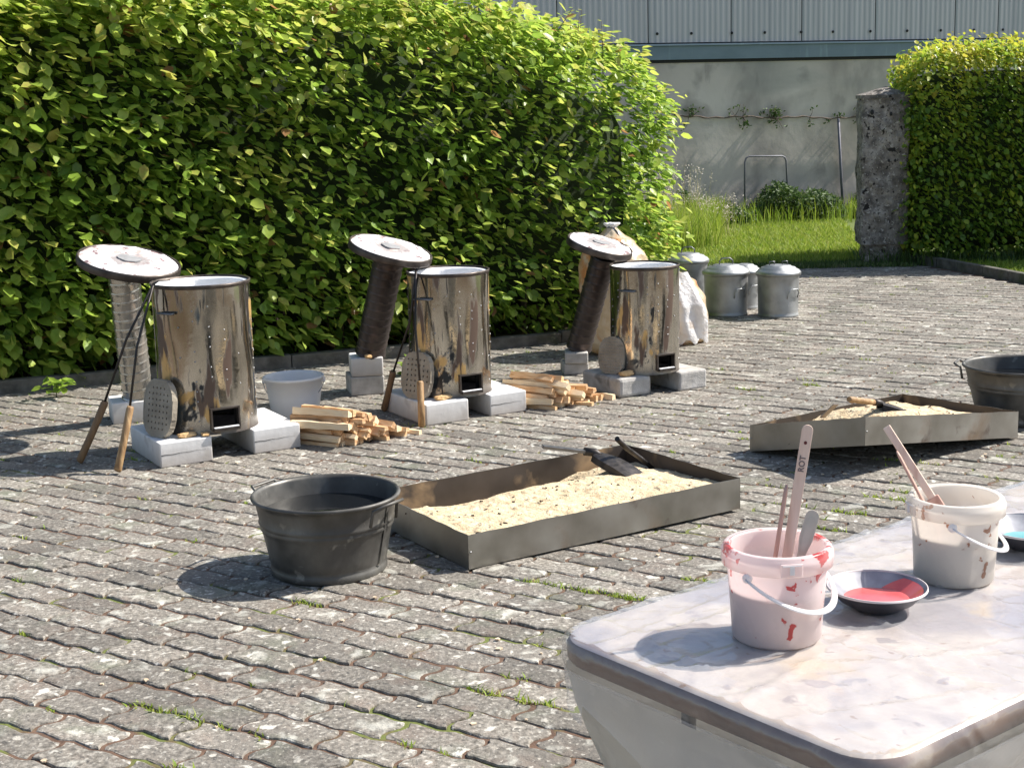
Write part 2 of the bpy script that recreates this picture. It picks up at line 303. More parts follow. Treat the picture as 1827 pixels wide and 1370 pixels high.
M['hole'] = mat('dark_red_mark', [(.12,.02,.02)], rough=(.7,.8))
M['spatula'] = mat('dull_spatula_metal', [(.46,.40,.32), (.60,.53,.44)], scale=20, rough=(.4,.55), metal=.3)

# ------------------------------------------------------------------ ground
def sheet(name, pts, z, m, parent=None, **k):
    mb = MB().add([(x, y, z) for x, y in pts], [tuple(range(len(pts)))])
    return part(name, mb, m, parent, **k)
sheet('ground', [(-400,-300),(400,-300),(400,500),(-400,500)], -.045, M['far_ground'], kind='structure')
HO = np.array([0.0, 10.2]); HU = np.array([.935, .354]); HV = np.array([-.354, .935])     # left hedge frame
pav_outline = [(-9, -1), (9, -1), (7.0, 9.0), (4.80, 11.6), (4.50, 12.8), (4.22, 13.9), (4.0, 14.4), (3.4, 14.6), (1.2, 14.6), (1.45, 10.9), (.9, 10.55), (-9, 6.80)]
paving = sheet('paving', pav_outline, -.0048, M['joint'], kind='structure')

def inpoly(x, y, poly):
    c = False; n = len(poly)
    for i in range(n):
        x1, y1 = poly[i]; x2, y2 = poly[i-1]
        if (y1 > y) != (y2 > y) and x < (x2-x1)*(y-y1)/(y2-y1)+x1: c = not c
    return c
PL, PW, PJ = .262, .1325, .0115
pa = math.radians(-30.0); pca, psa = math.cos(pa), math.sin(pa)
POX, POY = -.431, 3.906
def wav(a): return .0065*math.sin(4*PI*a/PL) + .002*math.sin(8*PI*a/PL)
def paver_outline(inset):
    """outline of one paver, local (a,b), origin at its lower-left joint corner"""
    pts = []; n = 10; g = PJ/2 + inset
    def cx(t): return .013*math.sin(2*PI*(t-.5)) * (1 if 0 < t < 1 else 0)
    for i in range(n+1): 
        a = g + (PL-2*g)*i/n; pts.append((a, wav(a)+g))
    for i in range(1, 6):
        t = i/6; pts.append((PL-g+cx(t), g+(PW-2*g)*t + wav(PL)*(1-t)))
    for i in range(n+1):
        a = PL-g-(PL-2*g)*i/n; pts.append((a, PW-g+wav(a+PL/2)))
    for i in range(1, 6):
        t = 1-i/6; pts.append((g+cx(t), g+(PW-2*g)*t))
    return pts
PO0, PO1, PO2 = paver_outline(0), paver_outline(.0022), paver_outline(.008)
def paver_geo():
    n = len(PO0); hs = [-.03, -.0035, .0]
    vs = [(x, y, -.03) for x, y in PO0]+[(x, y, -.0045) for x, y in PO0]+[(x, y, -.001) for x, y in PO1]+[(x, y, .0012) for x, y in PO2]
    fs = []
    for k in range(3):
        for i in range(n):
            j = (i+1) % n; fs.append((k*n+i, k*n+j, (k+1)*n+j, (k+1)*n+i))
    fs.append(tuple(range(3*n, 4*n)))
    return np.array(vs), fs
PV, PF = paver_geo(); PV[:, 0] -= PL/2; PV[:, 1] -= PW/2
spots = []
for j in range(-75, 95):
    for i in range(-70, 75):
        a = i*PL + (j % 2)*PL/2 + PL/2; b = j*PW + PW/2
        x = POX + a*pca - b*psa; y = POY + a*psa + b*pca
        if y < .4 or abs(x) > .43*y+1.3: continue
        if not inpoly(x, y, pav_outline): continue
        spots.append((x, y))
def shown(p):
    x, y = p; return y > 3.0 and abs(x) < .36*y+.1 and not (y < 4.6 and x > .05+(y-2.4)*.25)
spots.sort(key=lambda p: (0 if shown(p) else 1, p[0]**2+p[1]**2))
pmeshes = []; nvp = len(PV)
def set_tone(me, arr):
    at = me.attributes.new('tone', 'FLOAT', 'POINT'); at.data.foreach_set('value', np.asarray(arr, dtype=np.float32))
for k in range(8):
    me = bpy.data.meshes.new('paver'); vv = PV.copy()
    top = vv[:, 2] > -.002
    vv[top, 2] += RNG.normal(0, .0008, top.sum())
    me.from_pydata(vv.tolist(), [], PF); me.materials.append(M['paver']); me.update(); set_tone(me, np.full(nvp, (k+.5)/8)); pmeshes.append(me)
for k, (x, y) in enumerate(spots[:300]):
    o = link('paver', random.choice(pmeshes), paving); o.location = (x, y, random.gauss(0, .0018))
    o.rotation_euler = (random.gauss(0, .015), random.gauss(0, .010), pa + random.gauss(0, .006))
allv = []; allf = []; nv = len(PV)
for k, (x, y) in enumerate(spots[300:]):
    R = np.array(Matrix.Rotation(pa+random.gauss(0, .006), 3, 'Z') @ Matrix.Rotation(random.gauss(0, .015), 3, 'X') @ Matrix.Rotation(random.gauss(0, .008), 3, 'Y'))
    allv.append(PV @ R.T + np.array([x, y, random.gauss(0, .0013)])); allf += [tuple(q+k*nv for q in f) for f in PF]
me = bpy.data.meshes.new('paver'); me.from_pydata(np.concatenate(allv).tolist(), [], allf); me.materials.append(M['paver']); me.update(); set_tone(me, np.repeat(RNG.random(len(spots)-300), nv))
link('paver', me, paving, kind='stuff')

# ------------------------------------------------------------------ leaves / grass helpers (numpy)
def tone_mesh(name, vs, fs, tones_per_vert, m):
    me = bpy.data.meshes.new(name)
    me.vertices.add(len(vs)); me.vertices.foreach_set('co', np.asarray(vs, dtype=np.float32).ravel())
    fs = np.asarray(fs, dtype=np.int32); k = fs.shape[1]
    me.loops.add(fs.size); me.loops.foreach_set('vertex_index', fs.ravel())
    me.polygons.add(len(fs)); me.polygons.foreach_set('loop_start', np.arange(0, fs.size, k, dtype=np.int32))
    me.polygons.foreach_set('loop_total', np.full(len(fs), k, dtype=np.int32))
    me.update(calc_edges=True)
    at = me.attributes.new('tone', 'FLOAT', 'POINT'); at.data.foreach_set('value', np.asarray(tones_per_vert, dtype=np.float32))
    me.materials.append(m); me.validate(); return me
# leaf: midrib 0-1-2 , left side 3,4 , right side 5,6
LV = np.array([(0,0,0), (.5,0,-.05), (1,0,-.02), (.22,.27,.05), (.62,.29,.06), (.22,-.27,.05), (.62,-.29,.06)])
LF = np.array([(0,1,4,3), (1,2,4,4), (0,5,6,1), (1,6,2,2)])
def leaves_mesh(name, pos, axis, nrm, length, width, tone, m):
    n = len(pos); axis = axis/np.linalg.norm(axis, axis=1)[:, None]
    nrm = nrm - axis*(nrm*axis).sum(1)[:, None]; nrm /= np.linalg.norm(nrm, axis=1)[:, None]
    side = np.cross(nrm, axis)
    L = length[:, None, None]; Wd = width[:, None, None]
    curl = RNG.uniform(-.15, .1, n)[:, None, None]
    v = pos[:, None, :] + LV[None, :, 0:1]*L*axis[:, None, :] + LV[None, :, 1:2]*Wd*1.0*2*side[:, None, :] + (LV[None, :, 2:3]+curl*(LV[None, :, 0:1]**2))*L*nrm[:, None, :]
    tri = np.array([(0,1,3), (1,4,3), (1,2,4), (0,5,1), (5,6,1), (1,6,2)])
    fs = (np.arange(n)*7)[:, None, None] + tri[None]
    return tone_mesh(name, v.reshape(-1, 3), fs.reshape(-1, 3), np.repeat(tone, 7), m)

def hedge_sample(n_target, O, U, Vv, ulo, uhi, depth, Hf, rad, seed, shell=.20, amp=.06, zlo=.08):
    rng = np.random.default_rng(seed); Hm = 3.0
    def sdf(p):
        u, v, z = p[:, 0], p[:, 1], p[:, 2]
        H = Hf(u); zz = z
        c = np.stack([np.full_like(u, (ulo+uhi)/2), np.full_like(u, depth/2), (H+zlo)/2], 1)
        h = np.stack([np.full_like(u, (uhi-ulo)/2), np.full_like(u, depth/2), (H-zlo)/2], 1)
        q = np.abs(p-c)-(h-rad)
        d = np.linalg.norm(np.maximum(q, 0), axis=1)+np.minimum(q.max(1), 0)-rad
        w = (np.sin(u*3.1+z*2.3+seed)*np.sin(z*4.2-v*3+1.3)*.5+np.sin(u*7.3-z*5.1+2)*np.sin(v*6+z*6.7)*.35+np.sin(u*13+z*9)*np.sin(z*14-u*6+v*9)*.25)
        w2 = np.sin(u*19+z*6+v*4)*np.sin(z*23-u*7+v*3)*.5+np.sin(u*31-z*12)*np.sin(z*34+u*11+v*8)*.3
        return d + w*amp + w2*amp*.55
    camv = None; outp = []; outn = []; outd = []; got = 0
    while got < n_target:
        m = 160000
        p = np.stack([rng.uniform(ulo-.1, uhi+.15, m), rng.uniform(-.15, depth+.1, m), rng.uniform(zlo-.05, Hm, m)], 1)
        d = sdf(p); keep = (d < .16) & (d > -shell) & (rng.random(m) < np.exp(np.minimum(d, 0)/(shell*.55))*np.exp(-np.maximum(d, 0)/.045))
        keep &= (rng.random(m) < np.clip((p[:, 2]-zlo+.02)/.2, .25, 1))
        p = p[keep]; e = 1e-3
        g = np.stack([sdf(p+np.eye(3)[k]*e)-sdf(p-np.eye(3)[k]*e) for k in range(3)], 1); g /= (np.linalg.norm(g, axis=1)[:, None]+1e-9)
        outp.append(p); outn.append(g); outd.append(sdf(p)); got += len(p)
    p = np.concatenate(outp)[:n_target]; g = np.concatenate(outn)[:n_target]; d = np.concatenate(outd)[:n_target]
    B = np.array([[U[0], Vv[0], 0], [U[1], Vv[1], 0], [0, 0, 1]])
    wp = p @ B.T + np.array([O[0], O[1], 0]); wn = g @ B.T
    return wp, wn, d, p

def dress(wp, wn, d, base_tone, L0, rng, droop=.35, Wr=.66):
    n = len(wp)
    rnd = rng.normal(0, 1, (n, 3))
    axis = wn*np.array([1, 1, .3])*.62 + rnd*np.array([.42, .42, .28]) + np.array([.42, 0, -droop])
    nr = wn*.45 + np.array([0, 0, .75]) + np.array(sd)*.55 + rng.normal(0, .42, (n, 3))
    ln = L0*np.clip(rng.normal(.95, .24, n), .45, 1.5)
    return axis, nr, ln, ln*Wr/2*1.7*rng.uniform(.8, 1.1, n)

# ------------------------------------------------------------------ left hedge
rng = np.random.default_rng(11)
Hf1 = lambda u: np.where(u < -1.2, 2.52, 2.52-.17*(u+1.2)-.16*np.maximum(u-.3, 0))
wp, wn, dd, lp = hedge_sample(72000, HO-HV*.07, HU, HV, -4.6, 1.32, 3.4, Hf1, .42, 3, shell=.22, amp=.125, zlo=.05)
camp = np.array([0, 0, 1.7])
facing = ((wp-camp)*wn).sum(1)/np.linalg.norm(wp-camp, axis=1)
keep = (facing < .55) & (lp[:, 1] < 3.3)
wp, wn, dd, lp, facing = wp[keep], wn[keep], dd[keep], lp[keep], facing[keep]
axis, nr, ln, wd = dress(wp, wn, dd, 0, .090, rng)
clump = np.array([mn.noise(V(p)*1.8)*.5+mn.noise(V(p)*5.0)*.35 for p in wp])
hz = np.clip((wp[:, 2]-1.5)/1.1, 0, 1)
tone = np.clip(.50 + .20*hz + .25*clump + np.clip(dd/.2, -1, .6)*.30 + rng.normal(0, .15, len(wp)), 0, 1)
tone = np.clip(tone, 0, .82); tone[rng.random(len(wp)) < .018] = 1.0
ln *= np.interp(wp[:, 0], [-3.6, -1.5, 1.3], [1.18, .95, .74]); wd *= np.interp(wp[:, 0], [-3.6, -1.5, 1.3], [1.18, .95, .74])
hedge = empty('hedge', (HO[0], HO[1], 0), label='tall clipped green hedge filling the upper left behind the three kilns', cat='hedge')
# the 300 leaves that show largest are leaves of their own
px = np.abs(wp[:, 0]/wp[:, 1]) < .345
score = ln/wp[:, 1]*np.where((dd > -.06) & px & (facing < -.3) & (wp[:, 2] < 2.6), 1, 0)
big = np.argsort(-score)[:300]; bigset = np.zeros(len(wp), bool); bigset[big] = True
r_ = ~bigset; off = np.array([HO[0], HO[1], 0])
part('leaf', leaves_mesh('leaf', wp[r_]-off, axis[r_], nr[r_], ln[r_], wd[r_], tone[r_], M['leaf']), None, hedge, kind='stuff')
leafm = []
for k in range(8):
    me = leaves_mesh('leaf', np.zeros((1, 3)), np.array([[1., 0, 0]]), np.array([[0, 0, 1.]]), np.array([1.]), np.array([.52]), np.array([.22+.09*k]), M['leaf']); leafm.append(me)
for i in big:
    a = V(axis[i]).normalized(); z = V(nr[i]); 
    o = link('leaf', leafm[min(7, max(0, int((tone[i]-.2)/.09)))], hedge); F = frame((0, 0, 0), z - a*z.dot(a), a); 
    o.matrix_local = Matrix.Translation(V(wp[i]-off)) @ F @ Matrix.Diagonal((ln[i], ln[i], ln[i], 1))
# dark inner growth: rounded body set well inside the leaves
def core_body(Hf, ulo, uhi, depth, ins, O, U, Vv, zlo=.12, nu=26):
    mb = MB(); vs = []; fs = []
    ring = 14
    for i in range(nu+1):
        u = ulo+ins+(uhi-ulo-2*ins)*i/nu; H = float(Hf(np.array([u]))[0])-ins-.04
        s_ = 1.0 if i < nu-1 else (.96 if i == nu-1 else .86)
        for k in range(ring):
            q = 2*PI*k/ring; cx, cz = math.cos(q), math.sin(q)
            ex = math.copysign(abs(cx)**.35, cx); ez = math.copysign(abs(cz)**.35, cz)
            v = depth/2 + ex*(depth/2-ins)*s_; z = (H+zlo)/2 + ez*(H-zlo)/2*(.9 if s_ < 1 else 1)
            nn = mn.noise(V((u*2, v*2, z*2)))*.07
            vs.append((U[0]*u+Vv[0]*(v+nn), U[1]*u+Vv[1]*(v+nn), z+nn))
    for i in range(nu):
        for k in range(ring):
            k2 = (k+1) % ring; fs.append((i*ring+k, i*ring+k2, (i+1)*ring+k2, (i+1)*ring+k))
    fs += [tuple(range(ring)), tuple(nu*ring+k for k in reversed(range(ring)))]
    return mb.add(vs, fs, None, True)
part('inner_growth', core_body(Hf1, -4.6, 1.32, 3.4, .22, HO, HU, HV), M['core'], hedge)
tw = MB()
for k in range(46):   # stems near the ground and shoots sticking out on top
    u = random.uniform(-4.2, 1.2); v = random.uniform(.18, .5); b = HU*u+HV*v
    tw.tube([(b[0], b[1], 0), (b[0]+random.uniform(-.05, .05), b[1]-.02, .25), (b[0]+random.uniform(-.12, .12), b[1]+.1, .6)], [.014, .011, .007], 5)
part('stem', tw, M['twig'], hedge, kind='stuff')
sh = MB(); sp, sa, sn, sl_, st_ = [], [], [], [], []
for k in range(26):
    u = random.uniform(-1.6, 1.35); v = random.uniform(.1, .9); H = float(Hf1(np.array([u]))[0]); b = HU*u+HV*v
    if u > .9: H -= .35
    h = random.uniform(.06, .24); lean = V((random.uniform(-.05, .16), random.uniform(-.08, .03), h))
    p0 = V((b[0], b[1], H-.22)); p1 = p0+V((0, 0, .18)); p2 = p1+lean
    sh.tube([p0, p1, p2], [.004, .003, .0015], 4)
    for q in range(7):
        t = q/6; p = p1.lerp(p2, t); sg = 1 if q % 2 else -1
        sp.append(p+V((off[0], off[1], 0))); sa.append((sg*.9+random.uniform(-.3, .3), random.uniform(-.5, .3), .25)); sn.append((0, -.2, 1)); sl_.append(.055*(1-.4*t)); st_.append(random.uniform(.6, 1))
part('shoot', sh, M['twig'], hedge, kind='stuff')
sl_ = np.array(sl_)
part('shoot_leaf', leaves_mesh('shoot_leaf', np.array([tuple(q) for q in sp])-off, np.array(sa, float), np.array(sn, float), sl_, sl_*.5, np.array(st_), M['leaf']), None, hedge, kind='stuff')

# kerb along the hedge foot: single stones
kerb = sheet('hedge_bed', [tuple(HO+HU*-6.5+HV*-.06), tuple(HO+HU*1.25+HV*-.06), tuple(HO+HU*1.25+HV*3.6), tuple(HO+HU*-6.5+HV*3.6)], .02, M['soil'], kind='structure')
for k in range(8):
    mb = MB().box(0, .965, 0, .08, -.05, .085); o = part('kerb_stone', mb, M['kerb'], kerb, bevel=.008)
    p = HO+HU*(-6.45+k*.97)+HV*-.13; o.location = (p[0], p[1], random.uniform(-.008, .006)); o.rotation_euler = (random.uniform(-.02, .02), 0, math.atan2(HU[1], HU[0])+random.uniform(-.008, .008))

# ------------------------------------------------------------------ right hedge
H2O = np.array([3.92, 14.25]); a2 = math.radians(-8); H2U = np.array([math.cos(a2), math.sin(a2)]); H2V = np.array([-math.sin(a2), math.cos(a2)])
Hf2 = lambda u: 2.04+.03*np.sin(u*2.2)-.25*np.maximum(.25-u, 0)
wp, wn, dd, lp = hedge_sample(46000, H2O, H2U, H2V, -.02, 3.6, 1.5, Hf2, .22, 8, shell=.16, amp=.05, zlo=.05)
facing = ((wp-camp)*wn).sum(1)/np.linalg.norm(wp-camp, axis=1); keep = facing < .4
wp, wn, dd, lp, facing = wp[keep], wn[keep], dd[keep], lp[keep], facing[keep]
axis, nr, ln, wd = dress(wp, wn, dd, 0, .052, rng, droop=.5, Wr=.7)
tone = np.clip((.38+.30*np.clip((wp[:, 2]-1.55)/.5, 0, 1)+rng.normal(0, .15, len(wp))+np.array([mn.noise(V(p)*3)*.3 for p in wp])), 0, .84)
hedge2 = empty('hedge', (H2O[0], H2O[1], 0), label='smaller square hedge with yellow tips at the right behind the stone gate pillar', cat='hedge')
off2 = np.array([H2O[0], H2O[1], 0])
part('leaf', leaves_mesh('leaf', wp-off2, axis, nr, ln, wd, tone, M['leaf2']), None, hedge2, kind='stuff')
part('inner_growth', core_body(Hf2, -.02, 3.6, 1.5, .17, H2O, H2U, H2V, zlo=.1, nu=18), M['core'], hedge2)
sp, sa, sn, sl_, st_ = [], [], [], [], []; sh = MB()
for k in range(22):
    u = random.uniform(.0, 2.4); v = random.uniform(.05, .8); b = H2U*u+H2V*v; p1 = V((b[0], b[1], 1.98)); h = random.uniform(.05, .18); p2 = p1+V((random.uniform(-.05, .05), 0, h))
    sh.tube([p1-V((0, 0, .2)), p1, p2], [.004, .003, .0015], 4)
    for q in range(6):
        p = p1.lerp(p2, q/5); sg = 1 if q % 2 else -1
        sp.append((p[0]+off2[0], p[1]+off2[1], p[2])); sa.append((sg, random.uniform(-.4, .3), .2)); sn.append((0, -.3, 1)); sl_.append(.045); st_.append(random.uniform(.7, 1))
part('shoot', sh, M['twig'], hedge2, kind='stuff')
sl_ = np.array(sl_); part('shoot_leaf', leaves_mesh('shoot_leaf', np.array(sp)-off2, np.array(sa, float), np.array(sn, float), sl_, sl_*.55, np.array(st_), M['leaf2']), None, hedge2, kind='stuff')

# ------------------------------------------------------------------ lawn, verge, grass
lawn_poly = [(.9, 14.55), (3.4, 14.62), (4.0, 14.45), (4.3, 13.9), (4.62, 12.8), (4.95, 11.6), (7.2, 9.0), (13, 9), (13, 26), (-7, 19), (-7, 14)]
lawn = sheet('lawn', lawn_poly, .004, M['lawn'], kind='structure')
kp = [(3.98, 14.42), (4.16, 14.12), (4.25, 13.75), (4.36, 13.35), (4.46, 12.95), (4.56, 12.5), (4.66, 12.05), (4.78, 11.6), (4.98, 11.1)]
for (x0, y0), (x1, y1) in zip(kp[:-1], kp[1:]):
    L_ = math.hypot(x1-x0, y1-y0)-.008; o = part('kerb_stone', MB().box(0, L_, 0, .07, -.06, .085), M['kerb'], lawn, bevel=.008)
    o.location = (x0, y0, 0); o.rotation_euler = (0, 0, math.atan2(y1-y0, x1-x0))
def blades(name, pts, hmin, hmax, wd_, m, lean=.35, tone=(.3, .8), parent=None, **k):
    pts = np.asarray(pts, float); n = len(pts); h = rng.uniform(hmin, hmax, n); an = rng.uniform(0, 2*PI, n)
    sd_ = np.stack([np.cos(an), np.sin(an), np.zeros(n)], 1)*(wd_*rng.uniform(.6, 1.4, n))[:, None]
    ln_ = np.stack([rng.normal(0, lean, n), rng.normal(0, lean, n), np.ones(n)], 1)*h[:, None]
    mid = pts+ln_*np.array([.35, .35, .6]); tip = pts+ln_*np.array([1.1, 1.1, 1])
    v = np.stack([pts-sd_, pts+sd_, mid-sd_*.8, mid+sd_*.8, tip], 1)
    tri = np.array([(0,1,3), (0,3,2), (2,3,4)])
    fs = (np.arange(n)*5)[:, None, None]+tri[None]
    return part(name, tone_mesh(name, v.reshape(-1, 3), fs.reshape(-1, 3), np.repeat(np.clip(rng.uniform(*tone, n), 0, 1), 5), m), None, parent, **k)
def scatter(n, poly, cond=None):
    xs = [p[0] for p in poly]; ys = [p[1] for p in poly]; o = []
    while len(o) < n:
        x = random.uniform(min(xs), max(xs)); y = random.uniform(min(ys), max(ys))
        if inpoly(x, y, poly) and (cond is None or cond(x, y)): o.append((x, y, .003))
    return o
hall_th = math.radians(20); HP = np.array([3.0, 19.95]); HD = np.array([math.cos(hall_th), math.sin(hall_th)]); HN = np.array([math.sin(hall_th), -math.cos(hall_th)])
def hall_dist(x, y): return (x-HP[0])*HN[0]+(y-HP[1])*HN[1]
blades('grass', scatter(42000, [(1.0, 14.5), (3.7, 14.6), (4.6, 20.4), (1.0, 19.1)], lambda x, y: hall_dist(x, y) > .5), .03, .085, .0045, M['grass'], tone=(.25, .9), kind='stuff')
blades('tall_grass', scatter(5200, [(1.35, 15.2), (2.35, 16.2), (2.9, 19.6), (1.2, 19.0)], lambda x, y: hall_dist(x, y) > .1), .15, .5, .005, M['grass'], lean=.22, tone=(.3, .85), kind='stuff')
blades('tall_grass', scatter(900, [(2.2, 17.6), (4.9, 18.6), (4.9, 20.4), (2.2, 19.4)], lambda x, y: .3 < hall_dist(x, y) < 1.3), .12, .40, .005, M['grass'], lean=.2, tone=(.2, .75), kind='stuff')
blades('verge_grass', scatter(15000, [(4.1, 14.3), (4.35, 13.9), (4.68, 12.8), (4.8, 12.3), (7.2, 12.0), (7.2, 14.0)], None), .03, .085, .0045, M['grass'], tone=(.2, .8), kind='stuff')
blades('verge_grass', scatter(2600, [(3.35, 14.55), (4.1, 14.15), (6.8, 13.55), (6.8, 13.95), (4.0, 14.5)], None), .06, .20, .005, M['weed'], tone=(.2, .8), kind='stuff')
blades('edge_moss', scatter(9000, [(1.5, 14.25), (3.5, 14.2), (4.0, 14.1), (3.6, 14.75), (1.2, 14.75)], None), .012, .05, .004, M['weed'], tone=(.2, .9), kind='stuff')
# leafy weeds along the hall wall
wpts = np.array(scatter(15000, [(2.3, 18.6), (5.4, 19.7), (5.6, 20.9), (2.3, 19.7)], lambda x, y:   .03 < hall_dist(x, y) < 1.0+.3*math.sin(x*5)))
wpts[:, 2] = rng.uniform(.02, .42, len(wpts))*(.75+.35*np.sin(wpts[:, 0]*3.7)+.2*np.sin(wpts[:, 0]*9.1))
n = len(wpts); part('weeds', leaves_mesh('weeds', wpts, rng.normal(0, 1, (n, 3))*np.array([1, 1, .5]), rng.normal(0, .5, (n, 3))+np.array([0, -.3, 1]), rng.uniform(.04, .09, n), rng.uniform(.015, .03, n), np.clip(rng.normal(.4, .18, n), 0, 1), M['weed']), None, None, kind='stuff')
# dry seed heads by the hedge end
st = MB(); sp = []; 
for k in range(120):
    x = random.uniform(1.75, 2.75); y = random.uniform(17.2, 19.1); h = random.uniform(.45, .85) if x < 2.4 else random.uniform(.3, .55); q = V((x+random.uniform(-.1, .12), y, h))
    st.tube([(x, y, 0), ((x+q.x)/2, y, h*.55), q], [.003, .002, .0015], 3, cap=False)
    for j in range(9): sp.append((q.x+random.gauss(0, .025), q.y+random.gauss(0, .02), h-random.uniform(-.02, .12)))
part('dry_stalk', st, mat('dry_stalk', [(.30,.28,.12)], rough=(.8,.9)), None, kind='stuff')
sp = np.array(sp); n = len(sp); part('seed_head', leaves_mesh('seed_head', sp, rng.normal(0, 1, (n, 3)), rng.normal(0, 1, (n, 3)), rng.uniform(.02, .035, n), rng.uniform(.006, .012, n), rng.uniform(.6, 1, n), leafmat('seed_husk', [(.4,.33,.2), (.6,.52,.4), (.75,.68,.6)], .3, .7)), None, None, kind='stuff')
# tufts in the paving joints
tp = []
def tuft(x, y, n, sp_): 
    for _ in range(n): tp.append((x+random.gauss(0, sp_), y+random.gauss(0, sp_), -.008))
def joint_point(x, y):
    dx, dy = x-POX, y-POY; a = dx*pca+dy*psa; b = -dx*psa+dy*pca; j = round(b/PW); b = j*PW+wav(a)
    return POX+a*pca-b*psa, POY+a*psa+b*pca
for k in range(460):
    y = 3.1+11*random.random()**.8; x = random.uniform(-.37, .37)*y
    if not inpoly(x, y, pav_outline): continue
    if mn.noise(V((x*.7, y*.7, 3))) < -.08: continue
    jx, jy = joint_point(x, y); c = random.randint(1, 4)
    for q in range(c):
        kx, ky = joint_point(jx+q*.028*pca, jy+q*.028*psa); tuft(kx, ky, random.randint(2, 7), .006)
for x0, y0, m_ in [(.02, 5.02, 4), (.14, 4.96, 5), (.26, 4.90, 6), (.36, 4.84, 4), (-1.03, 3.98, 6), (-1.12, 4.02, 3), (-.9, 3.62, 4), (-.14, 4.05, 4), (.0, 3.98, 5), (.58, 4.95, 4), (-.78, 4.86, 4), (1.35, 5.85, 5), (1.5, 6.0, 7), (1.62, 6.05, 6), (1.72, 6.1, 5),
                  (1.3, 8.35, 4), (1.75, 8.5, 4), (2.15, 7.95, 4), (1.2, 5.6, 5), (.95, 5.1, 3)]:
    for q in range(m_):
        kx, ky = joint_point(x0+q*.03*pca, y0+q*.03*psa); tuft(kx, ky, 14, .010)
blades('joint_grass', tp, .006, .028, .0030, M['grass'], lean=.55, tone=(.25, .9), kind='stuff')
# little plants at the hedge kerb
for (x, y, n_, lab) in [(-2.78, 8.72, 26, 'small leafy weed growing at the kerb below the hedge at the far left'), (-.62, 9.15, 22, 'small weed at the kerb behind the second kiln')]:
    pp = np.array([(random.gauss(0, .05), random.gauss(0, .03), random.uniform(.02, .12)) for _ in range(n_)])
    t = empty('weed_plant', (x, y, 0), label=lab, cat='weed')
    part('foliage', leaves_mesh('foliage', pp, rng.normal(0, 1, (n_, 3))*np.array([1, 1, .4]), rng.normal(0, .3, (n_, 3))+np.array([0, 0, 1]), rng.uniform(.06, .09, n_), rng.uniform(.03, .045, n_), rng.uniform(.2, .6, n_), M['leaf']), None, t)
    part('stem', MB().tube([(0, 0, 0), (.01, 0, .06), (0, .01, .11)], [.003, .003, .002], 5), M['twig'], t)

# pale chips and dry leaves lying on the paving
cp = MB()
for k in range(150):
    y = random.uniform(3.1, 10); x = random.uniform(-.36, .36)*y; s_ = random.uniform(.004, .011)
    if not inpoly(x, y, pav_outline): continue
    a = random.uniform(0, PI); cp.prism([(s_*random.uniform(.6, 1.4)*math.cos(q), s_*random.uniform(.5, 1.2)*math.sin(q)) for q in (0, 1.2, 2.3, 3.6, 5)], .0015, .006, TR(x, y, 0, a))
part('litter', cp, mat('pale_litter', [(.45,.32,.2), (.7,.6,.45)], scale=60, rough=(.8,.9)), None, kind='stuff')

# ------------------------------------------------------------------ hall behind
hall = empty('hall', (HP[0], HP[1], 0), hall_th, label='long grey hall with plastered base and blue-grey metal cladding across the background', cat='building')
part('plaster_wall', MB().box(-9, 14, 0, 7, -.1, 2.2), M['plaster'], hall)
part('painted_shadow_gap', MB().box(-9, 14, -.012, -.002, 2.125, 2.168), M['dark'], hall)  # dark box on the wall stands in for the shaded gap under the flashing
fl = MB(); pr = [(-.012, 2.17), (-.045, 2.165), (-.05, 2.335), (-.075, 2.345), (-.072, 2.365), (-.01, 2.372)]
vs = [(x, y, z) for x in (-9, 14) for y, z in pr]; n = len(pr)
fl.add(vs, [(i, n+i, n+i+1, i+1) for i in range(n-1)]); part('flashing', fl, M['flashing'], hall)
seams = [-9, -7.9, -6.8, -5.7, -4.6, -3.5, -2.45, -1.17, .05, 1.13, 2.3, 3.62, 4.36, 5.5, 6.6, 7.7, 8.8, 9.9, 11, 12, 13, 14]
for a, b in zip(seams[:-1], seams[1:]):
    mb = MB(); vs = []; n = max(6, int((b-a-.012)/.02)); 
    for i in range(n+1):
        x = a+.006+(b-a-.012)*i/n; ph = (i % 4); y = -.018-(.007 if ph in (1, 2) else 0)
        if i in (0, n): y = -.012
        vs += [(x, y, 2.385), (x, y, 5.6)]
    mb.add(vs, [(2*i, 2*i+2, 2*i+3, 2*i+1) for i in range(n)]); part('cladding_panel', mb, M['cladding'], hall)
part('cladding_backing', MB().box(-9, 14, -.004, 7, 2.2, 5.6), M['dark'], hall)
sc = MB(); x = -1.05
while x < 13: sc.lathe([(.001, .012), (.017, .009), (.02, 0)], 10, Matrix.Translation((x, -.034, 2.50-.0)) @ Matrix.Rotation(PI/2, 4, 'X')); x += random.choice([.50, .56, .60])
part('screw', sc, M['dark'], hall, kind='stuff')
part('roof_edge', MB().box(-9.2, 14.2, -.3, 7.2, 5.6, 5.8), M['flashing'], hall)
